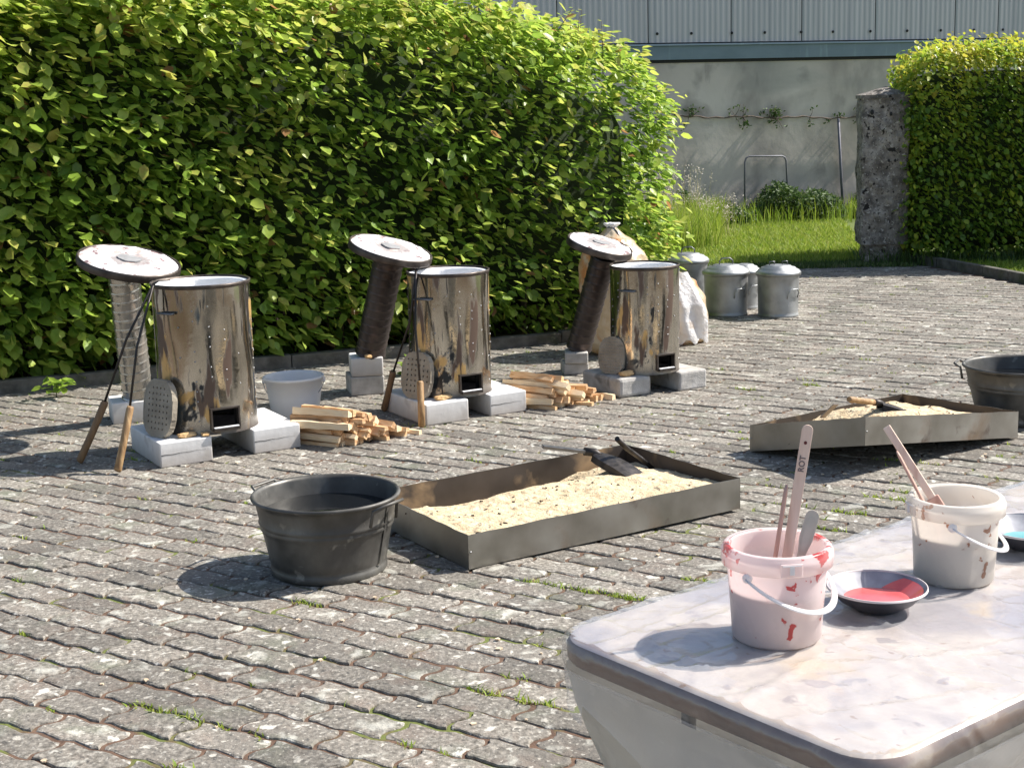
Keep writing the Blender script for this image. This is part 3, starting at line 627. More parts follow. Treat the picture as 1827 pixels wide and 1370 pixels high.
# vine on its wire and its post
def hw(s_, off_, z): return (HP[0]+HD[0]*s_+HN[0]*off_, HP[1]+HD[1]*s_+HN[1]*off_, z)
vine = empty('vine', hw(-.7, .05, 0), label='thin brown leafless vine trained along a wire across the plastered wall', cat='vine')
org = V(vine.location); vb = MB(); pts = []
for i in range(70):
    s_ = -1.3+4.0*i/69; pts.append(V(hw(s_, .05, 1.40-.035*s_+.010*math.sin(s_*7)+.008*math.sin(s_*23)))-org)
vb.tube(pts, [.010+.003*math.sin(i*1.7) for i in range(70)], 6); 
lp_ = []
for k in range(60):
    i = random.choice([12, 13, 24, 26, 33, 34, 35, 36, 44, 50, 52, 57, 58, 8, 18, 63]); p = pts[i]; q = p+V((random.gauss(0, .05), -.01, random.choice([1, 1, 1, -1])*random.uniform(.03, .17)))
    vb.tube([p, p.lerp(q, .5)+V((.01, 0, 0)), q], [.004, .003, .002], 4); 
    for _ in range(5): lp_.append(q.lerp(p, random.random()*.5)+V((random.gauss(0, .025), -.01, random.gauss(0, .02))))
part('stem', vb, M['twig'], vine)
lp_ = np.array([tuple(q) for q in lp_]); n = len(lp_); part('foliage', leaves_mesh('foliage', lp_, rng.normal(0, 1, (n, 3)), rng.normal(0, .6, (n, 3))+np.array([0, -1, .3]), rng.uniform(.03, .06, n), rng.uniform(.012, .02, n), rng.uniform(.2, .7, n), M['weed']), None, vine, kind='stuff')
o = part('post', MB().tube([V(hw(1.70, .06, 1.33)), V(hw(1.80, .06, 0))], .019, 8), mat('post_metal', [(.17,.165,.19)], rough=(.6,.7), metal=.3), None, label='thin dark post against the plastered wall holding the end of the vine wire', cat='post')
o = part('pipe_frame', MB().tube([hw(.13, .25, 0), hw(.13, .25, .80), hw(.15, .25, .85), hw(.19, .25, .875), hw(.70, .25, .86), hw(.745, .25, .84), hw(.765, .25, .79), hw(.82, .25, 0)], .012, 8), mat('frame_pipe', [(.15,.15,.17)], rough=(.5,.6), metal=.4), None, label='low rounded metal tube frame standing in the weeds against the wall', cat='frame')

# ------------------------------------------------------------------ gate pillar
pil = empty('gate_pillar', (3.74, 14.62, 0), math.radians(-6), label='rough weathered concrete gate pillar at the left end of the smaller hedge', cat='pillar')
def rough_box(x0, x1, y0, y1, z0, z1, n, amp, seed, taper=0):
    import bmesh
    bm = bmesh.new(); bmesh.ops.create_cube(bm, size=1); bmesh.ops.subdivide_edges(bm, edges=bm.edges[:], cuts=n, use_grid_fill=True)
    for v in bm.verts:
        p = v.co.copy(); t = p.z+.5; s_ = 1-taper*t
        q = V(((x0+x1)/2+p.x*(x1-x0)*s_, (y0+y1)/2+p.y*(y1-y0)*s_, z0+(z1-z0)*t))
        k = mn.noise(q*6+V((seed, 0, 0)))*amp+mn.noise(q*18)*amp*.6; e = min(1, k)
        corner = (abs(p.x) > .49)+(abs(p.y) > .49)
        q += V((p.x, p.y, 0)).normalized()*(k*1.2-(.012 if corner == 2 else 0)) if (abs(p.x)+abs(p.y)) > 0 else V((0, 0, 0))
        v.co = q
    me = bpy.data.meshes.new('rough'); bm.to_mesh(me); bm.free(); return me
def pm(name, me, m, parent, **k):
    me.materials.append(m); return link(name, me, parent, **k)
pm('shaft', rough_box(-.225, .225, -.22, .22, .20, 1.62, 22, .020, 1), M['pillar'], pil)
pm('plinth', rough_box(-.185, .20, -.19, .19, -.05, .20, 8, .02, 2), M['pillar'], pil)
cpb = MB().add([(-.24,-.235,1.62),(.24,-.235,1.62),(.24,.235,1.62),(-.24,.235,1.62),(-.24,-.235,1.655),(.24,-.235,1.655),(.24,.235,1.655),(-.24,.235,1.655),(.02,0,1.735)], [(3,2,1,0),(0,1,5,4),(1,2,6,5),(2,3,7,6),(3,0,4,7),(4,5,8),(5,6,8),(6,7,8),(7,4,8)])
part('cap', cpb, M['pillar'], pil)
hb = MB()
for (x, z, r) in [(-.14, 1.49, .018), (.04, 1.47, .014), (.03, 1.02, .011), (.09, 1.02, .011)]:
    hb.lathe([(r, 0), (r*.9, .004), (.001, .006)], 9, Matrix.Translation((x, -.232, z)) @ Matrix.Rotation(PI/2, 4, 'X') @ Matrix.Diagonal((1, 1.5, 1, 1)))
part('pit', hb, M['dark'], pil, kind='stuff')

# ------------------------------------------------------------------ kilns
FACE = math.radians(-60)          # the fire openings look this way
def make_kiln(loc, r, h, label, seed):
    k = empty('raku_kiln', loc, FACE, label=label, cat='kiln')
    hp = (.065/r)                              # half-width of opening in angle
    hw_, hb_ = .055*r/.24, .10*r/.24
    prof = []; z = 0
    rows = [0, .012, .03, .035, .035+.09*r/.24]+[.15+.03*q for q in range(18)]+[h-.03, h-.01, h]
    rows = sorted(set([q for q in rows if q <= h])); zo = .035; zt = .035+.09*r/.24
    def rr(z): return r*(1.012 if z < .01 else 1.0)
    def wob(a, z): return 1+.009*math.sin(3*a+seed+z*2)+.006*math.sin(7*a+z*9+seed)+.012*mn.noise(V((math.cos(a)*2.2, math.sin(a)*2.2, z*4+seed)))
    def skip(a, zc): 
        a = (a+PI) % (2*PI)-PI; return abs(a) < .28 and zo < zc < zt
    mb = MB().lathe([(rr(q), q) for q in rows], 80, skip=skip, wob=wob)
    part('drum', mb, M['steel'], k)
    # inner lining and floor; soot black also paints the shade inside the opening
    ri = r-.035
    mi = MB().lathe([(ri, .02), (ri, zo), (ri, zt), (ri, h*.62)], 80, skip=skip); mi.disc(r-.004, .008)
    part('soot_shade_lining', mi, M['soot'], k)
    ml = MB().lathe([(ri, h*.62), (ri+.002, h-.02), (ri+.006, h-.008), (r-.008, h-.006)], 64, wob=lambda a, z: 1+.01*math.sin(9*a+seed))
    part('fibre_lining', ml, M['fibre'], k)
    rim = MB().lathe([(r*1.0, h-.016), (r*1.015, h-.012), (r*1.018, h-.004), (r*1.02, h+.004), (r*.985, h+.004), (r*.98, h-.012)], 80, wob=wob)
    part('rim', rim, M['steel_rim'], k)
    # frame round the opening
    hwid = r*math.sin(.28); xf = r*math.cos(.28)
    fr = MB(); d = .012
    fr.box(xf-.01, r+d, -hwid-.008, -hwid, zo-.008, zt+.008); fr.box(xf-.01, r+d, hwid, hwid+.008, zo-.008, zt+.008)
    fr.box(xf-.01, r+d, -hwid, hwid, zt, zt+.008); fr.box(xf-.03, r+d+.015, -hwid, hwid, zo-.014, zo)
    part('fire_opening', fr, M['steel_rim'], k)
    part('ash_lip', MB().box(r+d-.004, r+d+.012, -hwid+.004, hwid-.004, zo, zo+.004), M['fibre'], k)
    # lifting lug, studs that pin the lining
    for a0 in (math.radians(-62), math.radians(118)):
        c, s_ = math.cos(a0), math.sin(a0); zc = h-.13
        t = V((-s_, c, 0)); n_ = V((c, s_, 0)); b = n_*r+V((0, 0, zc))
        part('lug', MB().tube([b-t*.045, b-t*.045+n_*.022, b+t*.045+n_*.022, b+t*.045], .006, 6), M['grey_iron'], k)
    sb = MB()
    for i in range(20):
        a = i*2*PI/20+.1
        for j in range(12):
            z = .07+j*(h-.14)/12+(i % 2)*.02
            if abs((a+PI) % (2*PI)-PI) < .42 and z < .22: continue
            if (i*7+j*3) % 11 > 6 or ((i % 5) in (1, 2) and j % 3): continue
            sb.lathe([(.0045, 0), (.004, .002), (.0005, .003)], 6, frame(((r-.0005)*math.cos(a), (r-.0005)*math.sin(a), z), (math.cos(a), math.sin(a), 0), (0, 0, 1)))
    part('stud', sb, M['wire'], k, kind='stuff')
    return k
KILNS = [((-1.539, 7.238, .125), .241, .735), ((-.338, 7.997, .120), .225, .672), ((.793, 8.509, .115), .202, .62)]
klab = ['round polished steel kiln drum with soot streaks, nearest and leftmost of the three kilns', 'round polished steel kiln drum standing between the two firewood piles, middle of the three', 'smallest round steel kiln drum in front of the shavings sack']
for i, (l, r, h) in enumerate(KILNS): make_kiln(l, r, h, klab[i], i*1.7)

def block(name, corner, wdt, dep, z0, hgt, m, label, ang=30, bevel=.006, group=None, crack=False):
    a = math.radians(ang); t = empty(name, (corner[0], corner[1], z0), a, label=label, cat='block', group=group)
    o = part('body', rough_me(wdt, dep, hgt), None, t); o.data.materials.append(m)
    b = o.modifiers.new('bevel', 'BEVEL'); b.width = bevel; b.segments = 2; b.limit_method = 'ANGLE'
    if crack:
        mb = MB(); zc = hgt*.5; n = 14
        vs = []; 
        for i in range(n+1):
            x = wdt*.02+wdt*.85*i/n; z = zc+.0012*math.sin(i*1.3)+.004*i/n; th = .0016*(1-i/n)+.0004; vs += [(x, -.0012, z-th), (x, -.0012, z+th)]
        mb.add(vs, [(2*i, 2*i+2, 2*i+3, 2*i+1) for i in range(n)]); part('crack', mb, M['dark'], t)
    return t
def rough_me(w, d, h):
    mb = MB().box(0, w, 0, d, 0, h); return mb.mesh('body', [])
# first kiln: blocks
wb_ = 'white_block'; G1 = 'white blocks under the first kiln'
block(wb_, (-1.708, 6.850), .262, .50, 0, .1235, M['white_block'], 'white cracked block under the left side of the nearest kiln, carrying the perforated plate', crack=True)
block(wb_, (-1.297, 7.092), .250, .50, 0, .1235, M['white_block'], 'white cracked block under the right side of the nearest kiln beside the white bucket', crack=True)
block(wb_, (-.465, 7.617), .262, .52, 0, .1185, M['white_block'], 'white block with a chipped corner under the left side of the middle kiln', bevel=.008)
block(wb_, (-.123, 7.830), .232, .45, 0, .1185, M['white_block'], 'white cracked block under the right side of the middle kiln', crack=True)
block('concrete_block', (.618, 8.206), .225, .40, 0, .1135, M['grey_block'], 'rough grey concrete block under the left side of the smallest kiln', bevel=.02)
block('concrete_block', (.981, 8.366), .200, .36, 0, .1135, M['grey_block'], 'rough grey concrete block under the right side of the smallest kiln', bevel=.012)

# stove pipes with the lids on top
def make_pipe(p0, p1, r, m, label):
    p0, p1 = V(p0), V(p1); ax = p1-p0; L_ = ax.length
    t = empty('stove_pipe', p0, label=label, cat='pipe')
    prof = [(r*.985, 0), (r*.985, .02)]; z = .03; pitch = .052
    n = 40; vs = []; fs = []; rowsN = int(L_/.005)
    for k in range(rowsN+1):
        z = L_*k/rowsN
        for i in range(n):
            a = 2*PI*i/n; ph = ((z/pitch - i/n) % 1.0); e = math.exp(-((ph-.5)/.07)**2)*.0042
            vs.append(((r+e)*math.cos(a), (r+e)*math.sin(a), z))
    for k in range(rowsN):
        for i in range(n):
            j = (i+1) % n; fs.append((k*n+i, k*n+j, (k+1)*n+j, (k+1)*n+i))
    F = frame((0, 0, 0), ax, (1, 0, 0)); mb = MB().add(vs, fs, F, True); part('duct', mb, m, t)
    part('inside', MB().lathe([(r*.96, .0), (r*.96, L_)], 32, F), M['soot'], t)
    part('collar', MB().lathe([(r*1.0, .0), (r*1.05, .004), (r*1.05, .016), (r*1.0, .02)], 40, F), m, t)
    return t
def make_lid(c, nrm, r, label, seed):
    t = empty('kiln_cover', c, label=label, cat='lid'); F = frame((0, 0, 0), nrm, (1, 0, 0))
    w = lambda a, z: 1+.004*math.sin(5*a+seed)
    part('rim_band', MB().lathe([(r*.90, -.040), (r*.99, -.038), (r, -.030), (r, -.004), (r*.985, .004), (r*.955, .002), (r*.95, -.006)], 72, F, wob=w), M['steel_rim'], t)
    part('underside', MB().disc(r*.9, -.0395, 64, F, up=False), M['soot'], t)
    n = 60; vs = []; fs = []; R_n = 16
    for k in range(R_n+1):
        rr = r*.945*k/R_n
        for i in range(n):
            a = 2*PI*i/n; x, y = rr*math.cos(a), rr*math.sin(a)
            z = .006+mn.noise(V((x*14+seed, y*14, 0)))*.007+mn.noise(V((x*40, y*40, seed)))*.003 + (.010*max(0, 1-abs(rr/r-.62)*4))*(mn.noise(V((x*20, y*20, 5)))+.3)
            vs.append((x, y, z if k < R_n else -.004))
    for k in range(R_n):
        for i in range(n):
            j = (i+1) % n; fs.append((k*n+i, k*n+j, (k+1)*n+j, (k+1)*n+i))
    part('fibre_pad', MB().add(vs, fs, F, True), M['lid_fibre'], t)
    hr = r*.235; vs = []; m_ = 26
    ol = [(hr*(1+.22*mn.noise(V((math.cos(q)*1.6, math.sin(q)*1.6, seed*3))))*math.cos(q), hr*.85*(1+.25*mn.noise(V((math.cos(q)*1.6, math.sin(q)*1.6, seed*3+9))))*math.sin(q)) for q in [2*PI*i/m_ for i in range(m_)]]
    part('vent_patch', MB().prism(ol, .004, .0135, F), mat('grey_vent_patch', [(.20,.20,.20), (.30,.30,.30)], scale=30, rough=(.7,.9)), t)
    return t
make_pipe((-2.10, 8.02, .125), (-2.085, 7.86, .86), .083, M['pipe_clean'], 'upright shiny spiral duct pipe carrying the leftmost lid')
make_lid((-1.985, 7.62, .935), (.22, -.14, .96), .268, 'round kiln lid with white fibre face on the shiny upright pipe, leftmost of three lids', 1)
make_pipe((-.845, 8.62, .235), (-.690, 8.43, .83), .088, M['pipe_dark'], 'leaning sooty spiral duct pipe left of the middle kiln')
make_lid((-.660, 8.20, .905), (.26, -.13, .95), .240, 'round white-faced kiln lid on the sooty pipe beside the middle kiln', 2)
make_pipe((.430, 9.10, .150), (.585, 8.92, .745), .078, M['pipe_dark'], 'leaning sooty spiral duct pipe in front of the big sack, left of the smallest kiln')
make_lid((.555, 8.78, .838), (.26, -.15, .95), .204, 'smallest white-faced kiln lid in front of the big tied sack', 3)
block(wb_, (-2.21, 7.88), .24, .24, 0, .12, M['white_block'], 'white block under the shiny upright pipe', ang=20)
block('concrete_block', (-.955, 8.50), .20, .24, 0, .112, M['grey_block'], 'lower pale block of the stack under the leaning pipe by the middle kiln', ang=14, bevel=.008)
block('concrete_block', (-.950, 8.51), .19, .22, .113, .112, M['white_block'], 'upper pale block of the stack under the leaning pipe by the middle kiln', ang=10, bevel=.008)
block('concrete_block', (.330, 8.98), .155, .2, 0, .07, M['grey_block'], 'lower small block of the stack under the leaning pipe by the smallest kiln', ang=5, bevel=.008)
block('concrete_block', (.335, 8.975), .145, .2, .071, .07, M['grey_block'], 'upper small block of the stack under the leaning pipe by the smallest kiln', ang=-2, bevel=.008)

# perforated plates leaning on the drums
def make_plate(c, wdt, hgt, yaw, tilt, label, dimple=False):
    t = empty('perforated_plate', c, label=label, cat='plate')
    F = Matrix.Rotation(math.radians(yaw), 4, 'Z') @ Matrix.Rotation(math.radians(-tilt), 4, 'X')     # plate in XZ, leans back by tilt
    ol = []; n = 44
    for i in range(n):
        q = 2*PI*i/n; cx, cz = math.cos(q), math.sin(q)
        ol.append((wdt/2*math.copysign(abs(cx)**.72, cx), hgt/2+hgt/2*math.copysign(abs(cz)**.72, cz)))
    # real holes: plate from a grid of small cells with the hole cells left out
    cs = .0095; nx = int(wdt/cs)+1; nz = int(hgt/cs)+1; mb = MB(); th = .030
    def inside(x, z): return inpoly(x, z, ol)
    cell = {}
    for i in range(nx):
        for j in range(nz):
            x = -wdt/2+(i+.5)*cs; z = (j+.5)*cs
            if not inside(x, z): continue
            if not dimple and i % 3 == 1 and (j % 3) == 1 and inside(x*1.18, hgt/2+(z-hgt/2)*1.18): continue
            cell[(i, j)] = 1
    for (i, j) in cell:
        x0, x1, z0, z1 = -wdt/2+i*cs, -wdt/2+(i+1)*cs, j*cs, (j+1)*cs
        mb.add([(x0,0,z0),(x1,0,z0),(x1,0,z1),(x0,0,z1),(x0,th,z0),(x1,th,z0),(x1,th,z1),(x0,th,z1)],
            [(0,1,2,3),(5,4,7,6)]+([(4,0,3,7)] if (i-1, j) not in cell else [])+([(1,5,6,2)] if (i+1, j) not in cell else [])+([(4,5,1,0)] if (i, j-1) not in cell else [])+([(3,2,6,7)] if (i, j+1) not in cell else []), F)
    # smooth band round the cut edge
    part('plate_body', mb, M['shelf'], t)
    n = len(ol); mb = MB(); 
    o2 = [(x*1.0, z) for x, z in ol]; o1 = [(x*.93, hgt/2+(z-hgt/2)*.94) for x, z in ol]
    vs = [(x, -.001, z) for x, z in o1]+[(x*1.015, -.001, z) for x, z in o2]+[(x*1.015, th+.001, z) for x, z in o2]+[(x, th+.001, z) for x, z in o1]
    mb.add(vs, [(k*n+i, k*n+(i+1) % n, (k+1)*n+(i+1) % n, (k+1)*n+i) for k in range(3) for i in range(n)], F); part('edge_band', mb, M['shelf'], t)
    if dimple:
        kb = MB()
        for i in range(9):
            for j in range(11):
                x = -wdt/2+(i+.6)*wdt/9.4; z = .018+j*hgt/11.6
                if inside(x*1.1, hgt/2+(z-hgt/2)*1.1): kb.lathe([(.0065, 0), (.005, .004), (.0005, .005)], 6, F @ frame((x, 0, z), (0, -1, 0), (1, 0, 0)))
        part('knob', kb, M['shelf'], t, kind='stuff')
    return t
make_plate((-1.755, 6.985, .126), .225, .285, -40, 9, 'perforated round-edged plate leaning against the nearest kiln')
make_plate((-.535, 7.775, .121), .205, .255, -38, 9, 'perforated round-edged plate leaning against the middle kiln')
make_plate((.575, 8.370, .116), .165, .215, -32, 9, 'knobbly pale plate leaning against the smallest kiln', dimple=True)
def lump(p, s_, label, seed):
    mb = MB(); n = 10; vs = []; fs = []
    for k in range(7):
        th_ = PI*k/6
        for i in range(n):
            a = 2*PI*i/n; d = V((math.sin(th_)*math.cos(a), math.sin(th_)*math.sin(a), math.cos(th_))); q = 1+.35*mn.noise(d*1.7+V((seed, 0, 0)))
            vs.append((max(-1, min(1, d.x*1.25))*s_[0]*q, max(-1, min(1, d.y*1.25))*s_[1]*q, max(0, s_[2]+max(-1, min(1, d.z*1.3))*s_[2]*q)))
    for k in range(6):
        for i in range(n):
            j = (i+1) % n; fs.append((k*n+i, (k+1)*n+i, (k+1)*n+j, k*n+j))
    o = part('fire_brick_piece', mb.add(vs, fs), M['firebrick'], None, label=label, cat='brick'); o.location = p; o.rotation_euler = (0, 0, seed)
lump((-1.60, 6.975, .124), (.045, .022, .012), 'yellow piece of fire brick on the white block before the nearest kiln', .6)
lump((-1.515, 6.998, .124), (.030, .020, .010), 'small yellow brick crumb right of the plate at the nearest kiln', 1.9)
lump((-.375, 7.745, .119), (.050, .022, .013), 'yellow piece of fire brick before the middle kiln', .7)
lump((.665, 8.300, .114), (.045, .022, .016), 'yellow piece of fire brick before the smallest kiln', .5)
lump((-.845, 8.50, .2255), (.02, .02, .012), 'crumb of fire brick on the stacked pale blocks', 2.2)

# tongs
def make_tongs(hinge, feet, woods, label, bend):
    t = empty('kiln_tongs', (feet[0][0], feet[0][1], 0), label=label, cat='tongs'); o = V(t.location); hinge = V(hinge)
    for i, f in enumerate(feet):
        f = V(f); w = f.lerp(hinge, woods); mid = w.lerp(hinge, .5)+V(bend[i])
        part('rod', MB().tube([w-o-(hinge-w).normalized()*.03, mid-o, hinge-o], .0062, 8), M['iron'], t)
        part('handle', MB().tube([f+V((0, 0, .017))-o, (f+(w-f)*.03)+V((0, 0, .012))-o, f.lerp(w, .5)-o, w.lerp(f, .04)-o, w-o], [.0165, .019, .018, .0185, .0150], 12), M['dark_handle'] if i == 0 else M['handle_wood'], t)
    part('jaw', MB().tube([hinge-o, hinge-o+V((.02, .03, .012)), hinge-o+V((.07, .06, .010))], [.010, .008, .006], 8, flat=.5), M['iron'], t)
    return t
make_tongs((-1.728, 7.05, .872), [(-2.140, 6.975, 0), (-1.895, 6.760, 0)], .355, 'long tongs with two wooden handles leaning on the nearest kiln', [(-.01, -.01, .02), (-.025, 0, -.01)])
make_tongs((-.500, 7.83, .815), [(-.725, 8.02, 0), (-.485, 7.555, 0)], .30, 'long tongs with wooden handles leaning on the middle kiln', [(.03, 0, 0), (-.015, 0, 0)])

# white bucket with wire handle
def thin_vessel(rb, rt, h, th=.003):
    return [(.001, 0), (rb*.96, 0), (rb, .006), (rb+(rt-rb)*.5, h*.5), (rt*.985, h*.93), (rt*1.035, h*.935), (rt*1.045, h*.99), (rt*1.02, h), (rt*.97, h), (rt*.965-th, h*.93), (rb-th, .012), (.001, .01)]
wbk = empty('white_bucket', (-1.216, 7.985, 0), label='white plastic bucket with wire handle between the nearest kiln and the first firewood pile', cat='bucket')
part('shell', MB().lathe(thin_vessel(.130, .162, .232), 56), M['pp_bucket'], wbk)
part('handle', MB().tube([(.168*math.cos(q), -.168*math.sin(q)*.55, .205-.115*math.sin(q)) for q in [PI*i/18 for i in range(19)]], .0025, 6), M['wire'], wbk)
for sx in (-1, 1): part('handle_lug', MB().box(-.012, .012, -.010, .010, -.014, .014, TR(sx*.164, 0, .205)), M['pp_bucket'], wbk, bevel=.004)

# ------------------------------------------------------------------ firewood
stickm = []
for k in range(10):
    w1, h1 = random.uniform(.026, .048), random.uniform(.018, .040); L_ = .33; n = 6; vs = []; 
    for i in range(n+1):
        x = L_*i/n; a = random.gauss(0, .0016); b = random.gauss(0, .0016); sk = .006*math.sin(k+i*.5)
        vs += [(x, -w1/2+a, sk), (x, w1/2+b, sk*.5+random.gauss(0, .001)), (x, w1/2*random.uniform(.75, 1), h1+a+sk*.4), (x, -w1/2*random.uniform(.7, 1), h1*random.uniform(.85, 1)+b)]
    fs = [(3,2,1,0), (n*4, n*4+1, n*4+2, n*4+3)]
    for i in range(n):
        for q in range(4): fs.append((i*4+q, i*4+(q+1) % 4, (i+1)*4+(q+1) % 4, (i+1)*4+q))
    me = MB().add(vs, fs).mesh('stick', [[M['split'], M['split2'], M['split3']][k % 3]]); stickm.append((me, w1, h1))
def wood_pile(ex, ey, edir, nlayers, counts, grp, lab, seed, zscale=1.0):
    rnd = random.Random(seed); d = V((math.cos(math.radians(edir)), math.sin(math.radians(edir)), 0)); ax = V((math.cos(math.radians(-31)), math.sin(math.radians(-31)), 0))
    z = .001
    for l in range(nlayers):
        x0, nst = counts[l]
        for i in range(nst):
            me, w1, h1 = stickm[rnd.randrange(10)]
            s_ = x0+i*.0415+rnd.gauss(0, .003); dz = 0
            e = V((ex, ey, 0))+d*s_+ax*rnd.gauss(-.012, .034)
            yaw = math.radians(180-31+rnd.gauss(0, 7 if l else 2.5)+(6 if l == nlayers-1 else 0))
            o = link('firewood_stick', me, None, label=lab, cat='firewood', group=grp)
            o.location = (e.x, e.y, z+rnd.uniform(0, .004)*min(l, 1)); o.rotation_euler = (rnd.choice([0, 0, .3, -.4, .7])*(1 if l else .1)+rnd.gauss(0, .06), rnd.gauss(0, .012)*min(l, 1), yaw)
        z += .0285*zscale
wood_pile(-.872, 7.185, 33, 6, [(0, 12), (-.005, 10), (.015, 8), (.015, 6), (.02, 5), (.05, 3)], 'firewood sticks in the first pile', 'split pale wood stick in the pile between the nearest and the middle kiln', 3)
wood_pile(.225, 7.945, 34, 6, [(0, 11), (0, 9), (0, 8), (.01, 6), (.02, 4), (.04, 2)], 'firewood sticks in the second pile', 'split pale wood stick in the pile between the middle and the smallest kiln', 5)

# ------------------------------------------------------------------ tubs
def make_tub(loc, rz, label, water=True, r=.285, rb=.215, h=.31):
    t = empty('zinc_tub', loc, rz, label=label, cat='tub'); sc_ = r/.285
    prof = [(rb*.96, 0), (rb*1.02, .0), (rb*1.045, .008), (rb*1.04, .028), (rb*1.015, .036)]
    for z in (.045, .08, .12, .155): prof.append((rb+(r-rb)*z/h, z))
    for z, b in ((.172, .002), (.178, .006), (.184, .002), (.192, .001), (.198, .006), (.204, .001), (.235, 0), (.262, 0)): prof.append((rb+(r-rb)*z/h+b, z))
    prof += [(r, h-.010), (r+.010, h-.006), (r+.013, h+.001), (r+.008, h+.008), (r-.001, h+.006), (r-.006, h-.006)]
    for z in (.25, .18, .10, .04): prof.append((rb+(r-rb)*z/h-.005, z))
    prof += [(rb*.9, .02), (.001, .018)]
    part('shell', MB().lathe(prof, 72, wob=lambda a, z: 1+.02*math.cos(2*a)*z/h), M['old_zinc'], t)
    if water: part('water', MB().disc(rb+(r-rb)*.78-.004, h*.78, 64), M['water'], t)
    zs = h-.015
    part('seam', MB().add([((rb+(r-rb)*z/h+.0075)*math.cos(q), (rb+(r-rb)*z/h+.0075)*math.sin(q), z) for z in (.04, .16, .28) for q in (-.03, .03)], [(0,1,3,2),(2,3,5,4)]), M['old_zinc'], t)
    for a0 in (math.radians(-8), math.radians(172)):
        c, s_ = math.cos(a0), math.sin(a0); tt = V((-s_, c, 0)); n_ = V((c, s_, 0)); b = n_*(r+.004)+V((0, 0, h-.055))
        up = V((0, 0, .05))
        part('handle', MB().tube([b-tt*.075-V((0,0,.02)), b-tt*.07+n_*.012+up*.8, b-tt*.06+n_*.045+up*1.15, b+tt*.06+n_*.045+up*1.15, b+tt*.07+n_*.012+up*.8, b+tt*.075-V((0,0,.02))], .0062, 8), M['old_zinc'], t)
    return t
make_tub((-.703, 5.235, 0), math.radians(-25), 'dark round zinc tub of water in the foreground touching the sand tray', r=.262, rb=.208, h=.288)
make_tub((2.63, 7.40, 0), math.radians(-20), 'dark zinc tub cut by the right edge of the picture behind the raised tray', r=.272, rb=.205, h=.285)

# ------------------------------------------------------------------ sand trays
def tray(name_lab, c, hgt, sand_fn, label, seam=None):
    """c: corner dict N,R,F,L -> (x,y,z); N nearest, R right, F far, L left"""
    N_, R_2, F_, L_ = [V(c[k]) for k in 'NRFL']
    t = empty('sand_tray', N_, label=label, cat='tray'); o = N_; th = .003; up = V((0, 0, hgt))
    cs = [p-o for p in (N_, R_2, F_, L_)]; cen = sum(cs, V((0, 0, 0)))/4
    inn = []
    for i in range(4):
        a = (cs[i-1]-cs[i]).normalized(); b = (cs[(i+1) % 4]-cs[i]).normalized(); inn.append(cs[i]+(a+b)*th)
    for i, nm in enumerate(('front_side', 'end_side', 'back_side', 'end_side')):
        j = (i+1) % 4; n = 16; vs = []; fs = []
        for k in range(n+1):
            q = k/n; bow = math.sin(q*PI)*.006*(1 if i % 2 else -1)
            po = cs[i].lerp(cs[j], q); pi_ = inn[i].lerp(inn[j], q); outv = (po-pi_)*0
            tz = up+V((0, 0, .0016*math.sin(k*1.9+i)))
            vs += [po, po+tz+outv, pi_+tz, pi_]
        for k in range(n): 
            for q in range(3): fs.append((4*k+q, 4*(k+1)+q, 4*(k+1)+q+1, 4*k+q+1))
        fs += [(0,1,2,3), (4*n+3,4*n+2,4*n+1,4*n)]
        ob = part(nm, MB().add(vs, fs), [M['tray'], M['tray_in']], t)
        for p in ob.data.polygons:
            if p.index < n*3 and p.index % 3 == 2: p.material_index = 1
    fl_ = MB().add([tuple(p+V((0, 0, .002))) for p in cs], [(0,1,2),(0,2,3)]); part('floor', fl_, M['tray_in'], t)
    fl_ = MB().add([tuple(p) for p in cs], [(2,1,0),(3,2,0)]); part('underside', fl_, M['tray'], t)
    for i in range(4):     # folded corner laps with a rivet
        a = (cs[(i+1) % 4]-cs[i]).normalized(); nrm = V((a.y, -a.x, 0)); p = cs[i]+nrm*.0012
        part('corner_lap', MB().add([p, p+a*.02, p+a*.02+up, p+up], [(0,1,2,3)]), M['tray'], t)
        part('rivet', MB().lathe([(.004, 0), (.0035, .002), (.0005, .003)], 8, frame(p+a*.009+nrm*.0006+up*.5, nrm, (0, 0, 1))), M['wire'], t)
    nx, ny = 150, 95; vs = []; fs = []
    for j in range(ny+1):
        for i in range(nx+1):
            u, v = i/nx, j/ny; p = (inn[0]*(1-u)+inn[1]*u)*(1-v)+(inn[3]*(1-u)+inn[2]*u)*v
            q = p+o; z = sand_fn(u, v)+mn.noise(q*7)*.012+mn.noise(q*20)*.005+mn.noise(q*60)*.0018+max(0, mn.noise(q*26+V((3, 1, 0)))-.42)*.022
            vs.append((p.x, p.y, p.z+max(.004, z)))
    for j in range(ny):
        for i in range(nx):
            b = j*(nx+1)+i; fs.append((b, b+1, b+nx+2, b+nx+1))
    sd_ = part('sand', MB().add(vs, fs, None, False), M['sand'], t, kind=None)
    cb = MB()
    for k in range(55):
        u, v = random.random(), random.random(); 
        b = (int(v*ny)*(nx+1)+int(u*nx)); p = V(vs[b]); s_ = random.uniform(.003, .010)
        cb.prism([(s_*random.uniform(.5, 1.6)*math.cos(q), s_*random.uniform(.3, .8)*math.sin(q)) for q in (0, 1.5, 3, 4.6)], -.002, .004, Matrix.Translation(p) @ Matrix.Rotation(random.uniform(0, PI), 4, 'Z') @ Matrix.Rotation(random.gauss(0, .4), 4, 'X'))
    part('charred_crumbs', cb, M['char'], t, kind='stuff')
    return t
def sm(x, a, b): x = max(0, min(1, (x-a)/(b-a))); return x*x*(3-2*x)
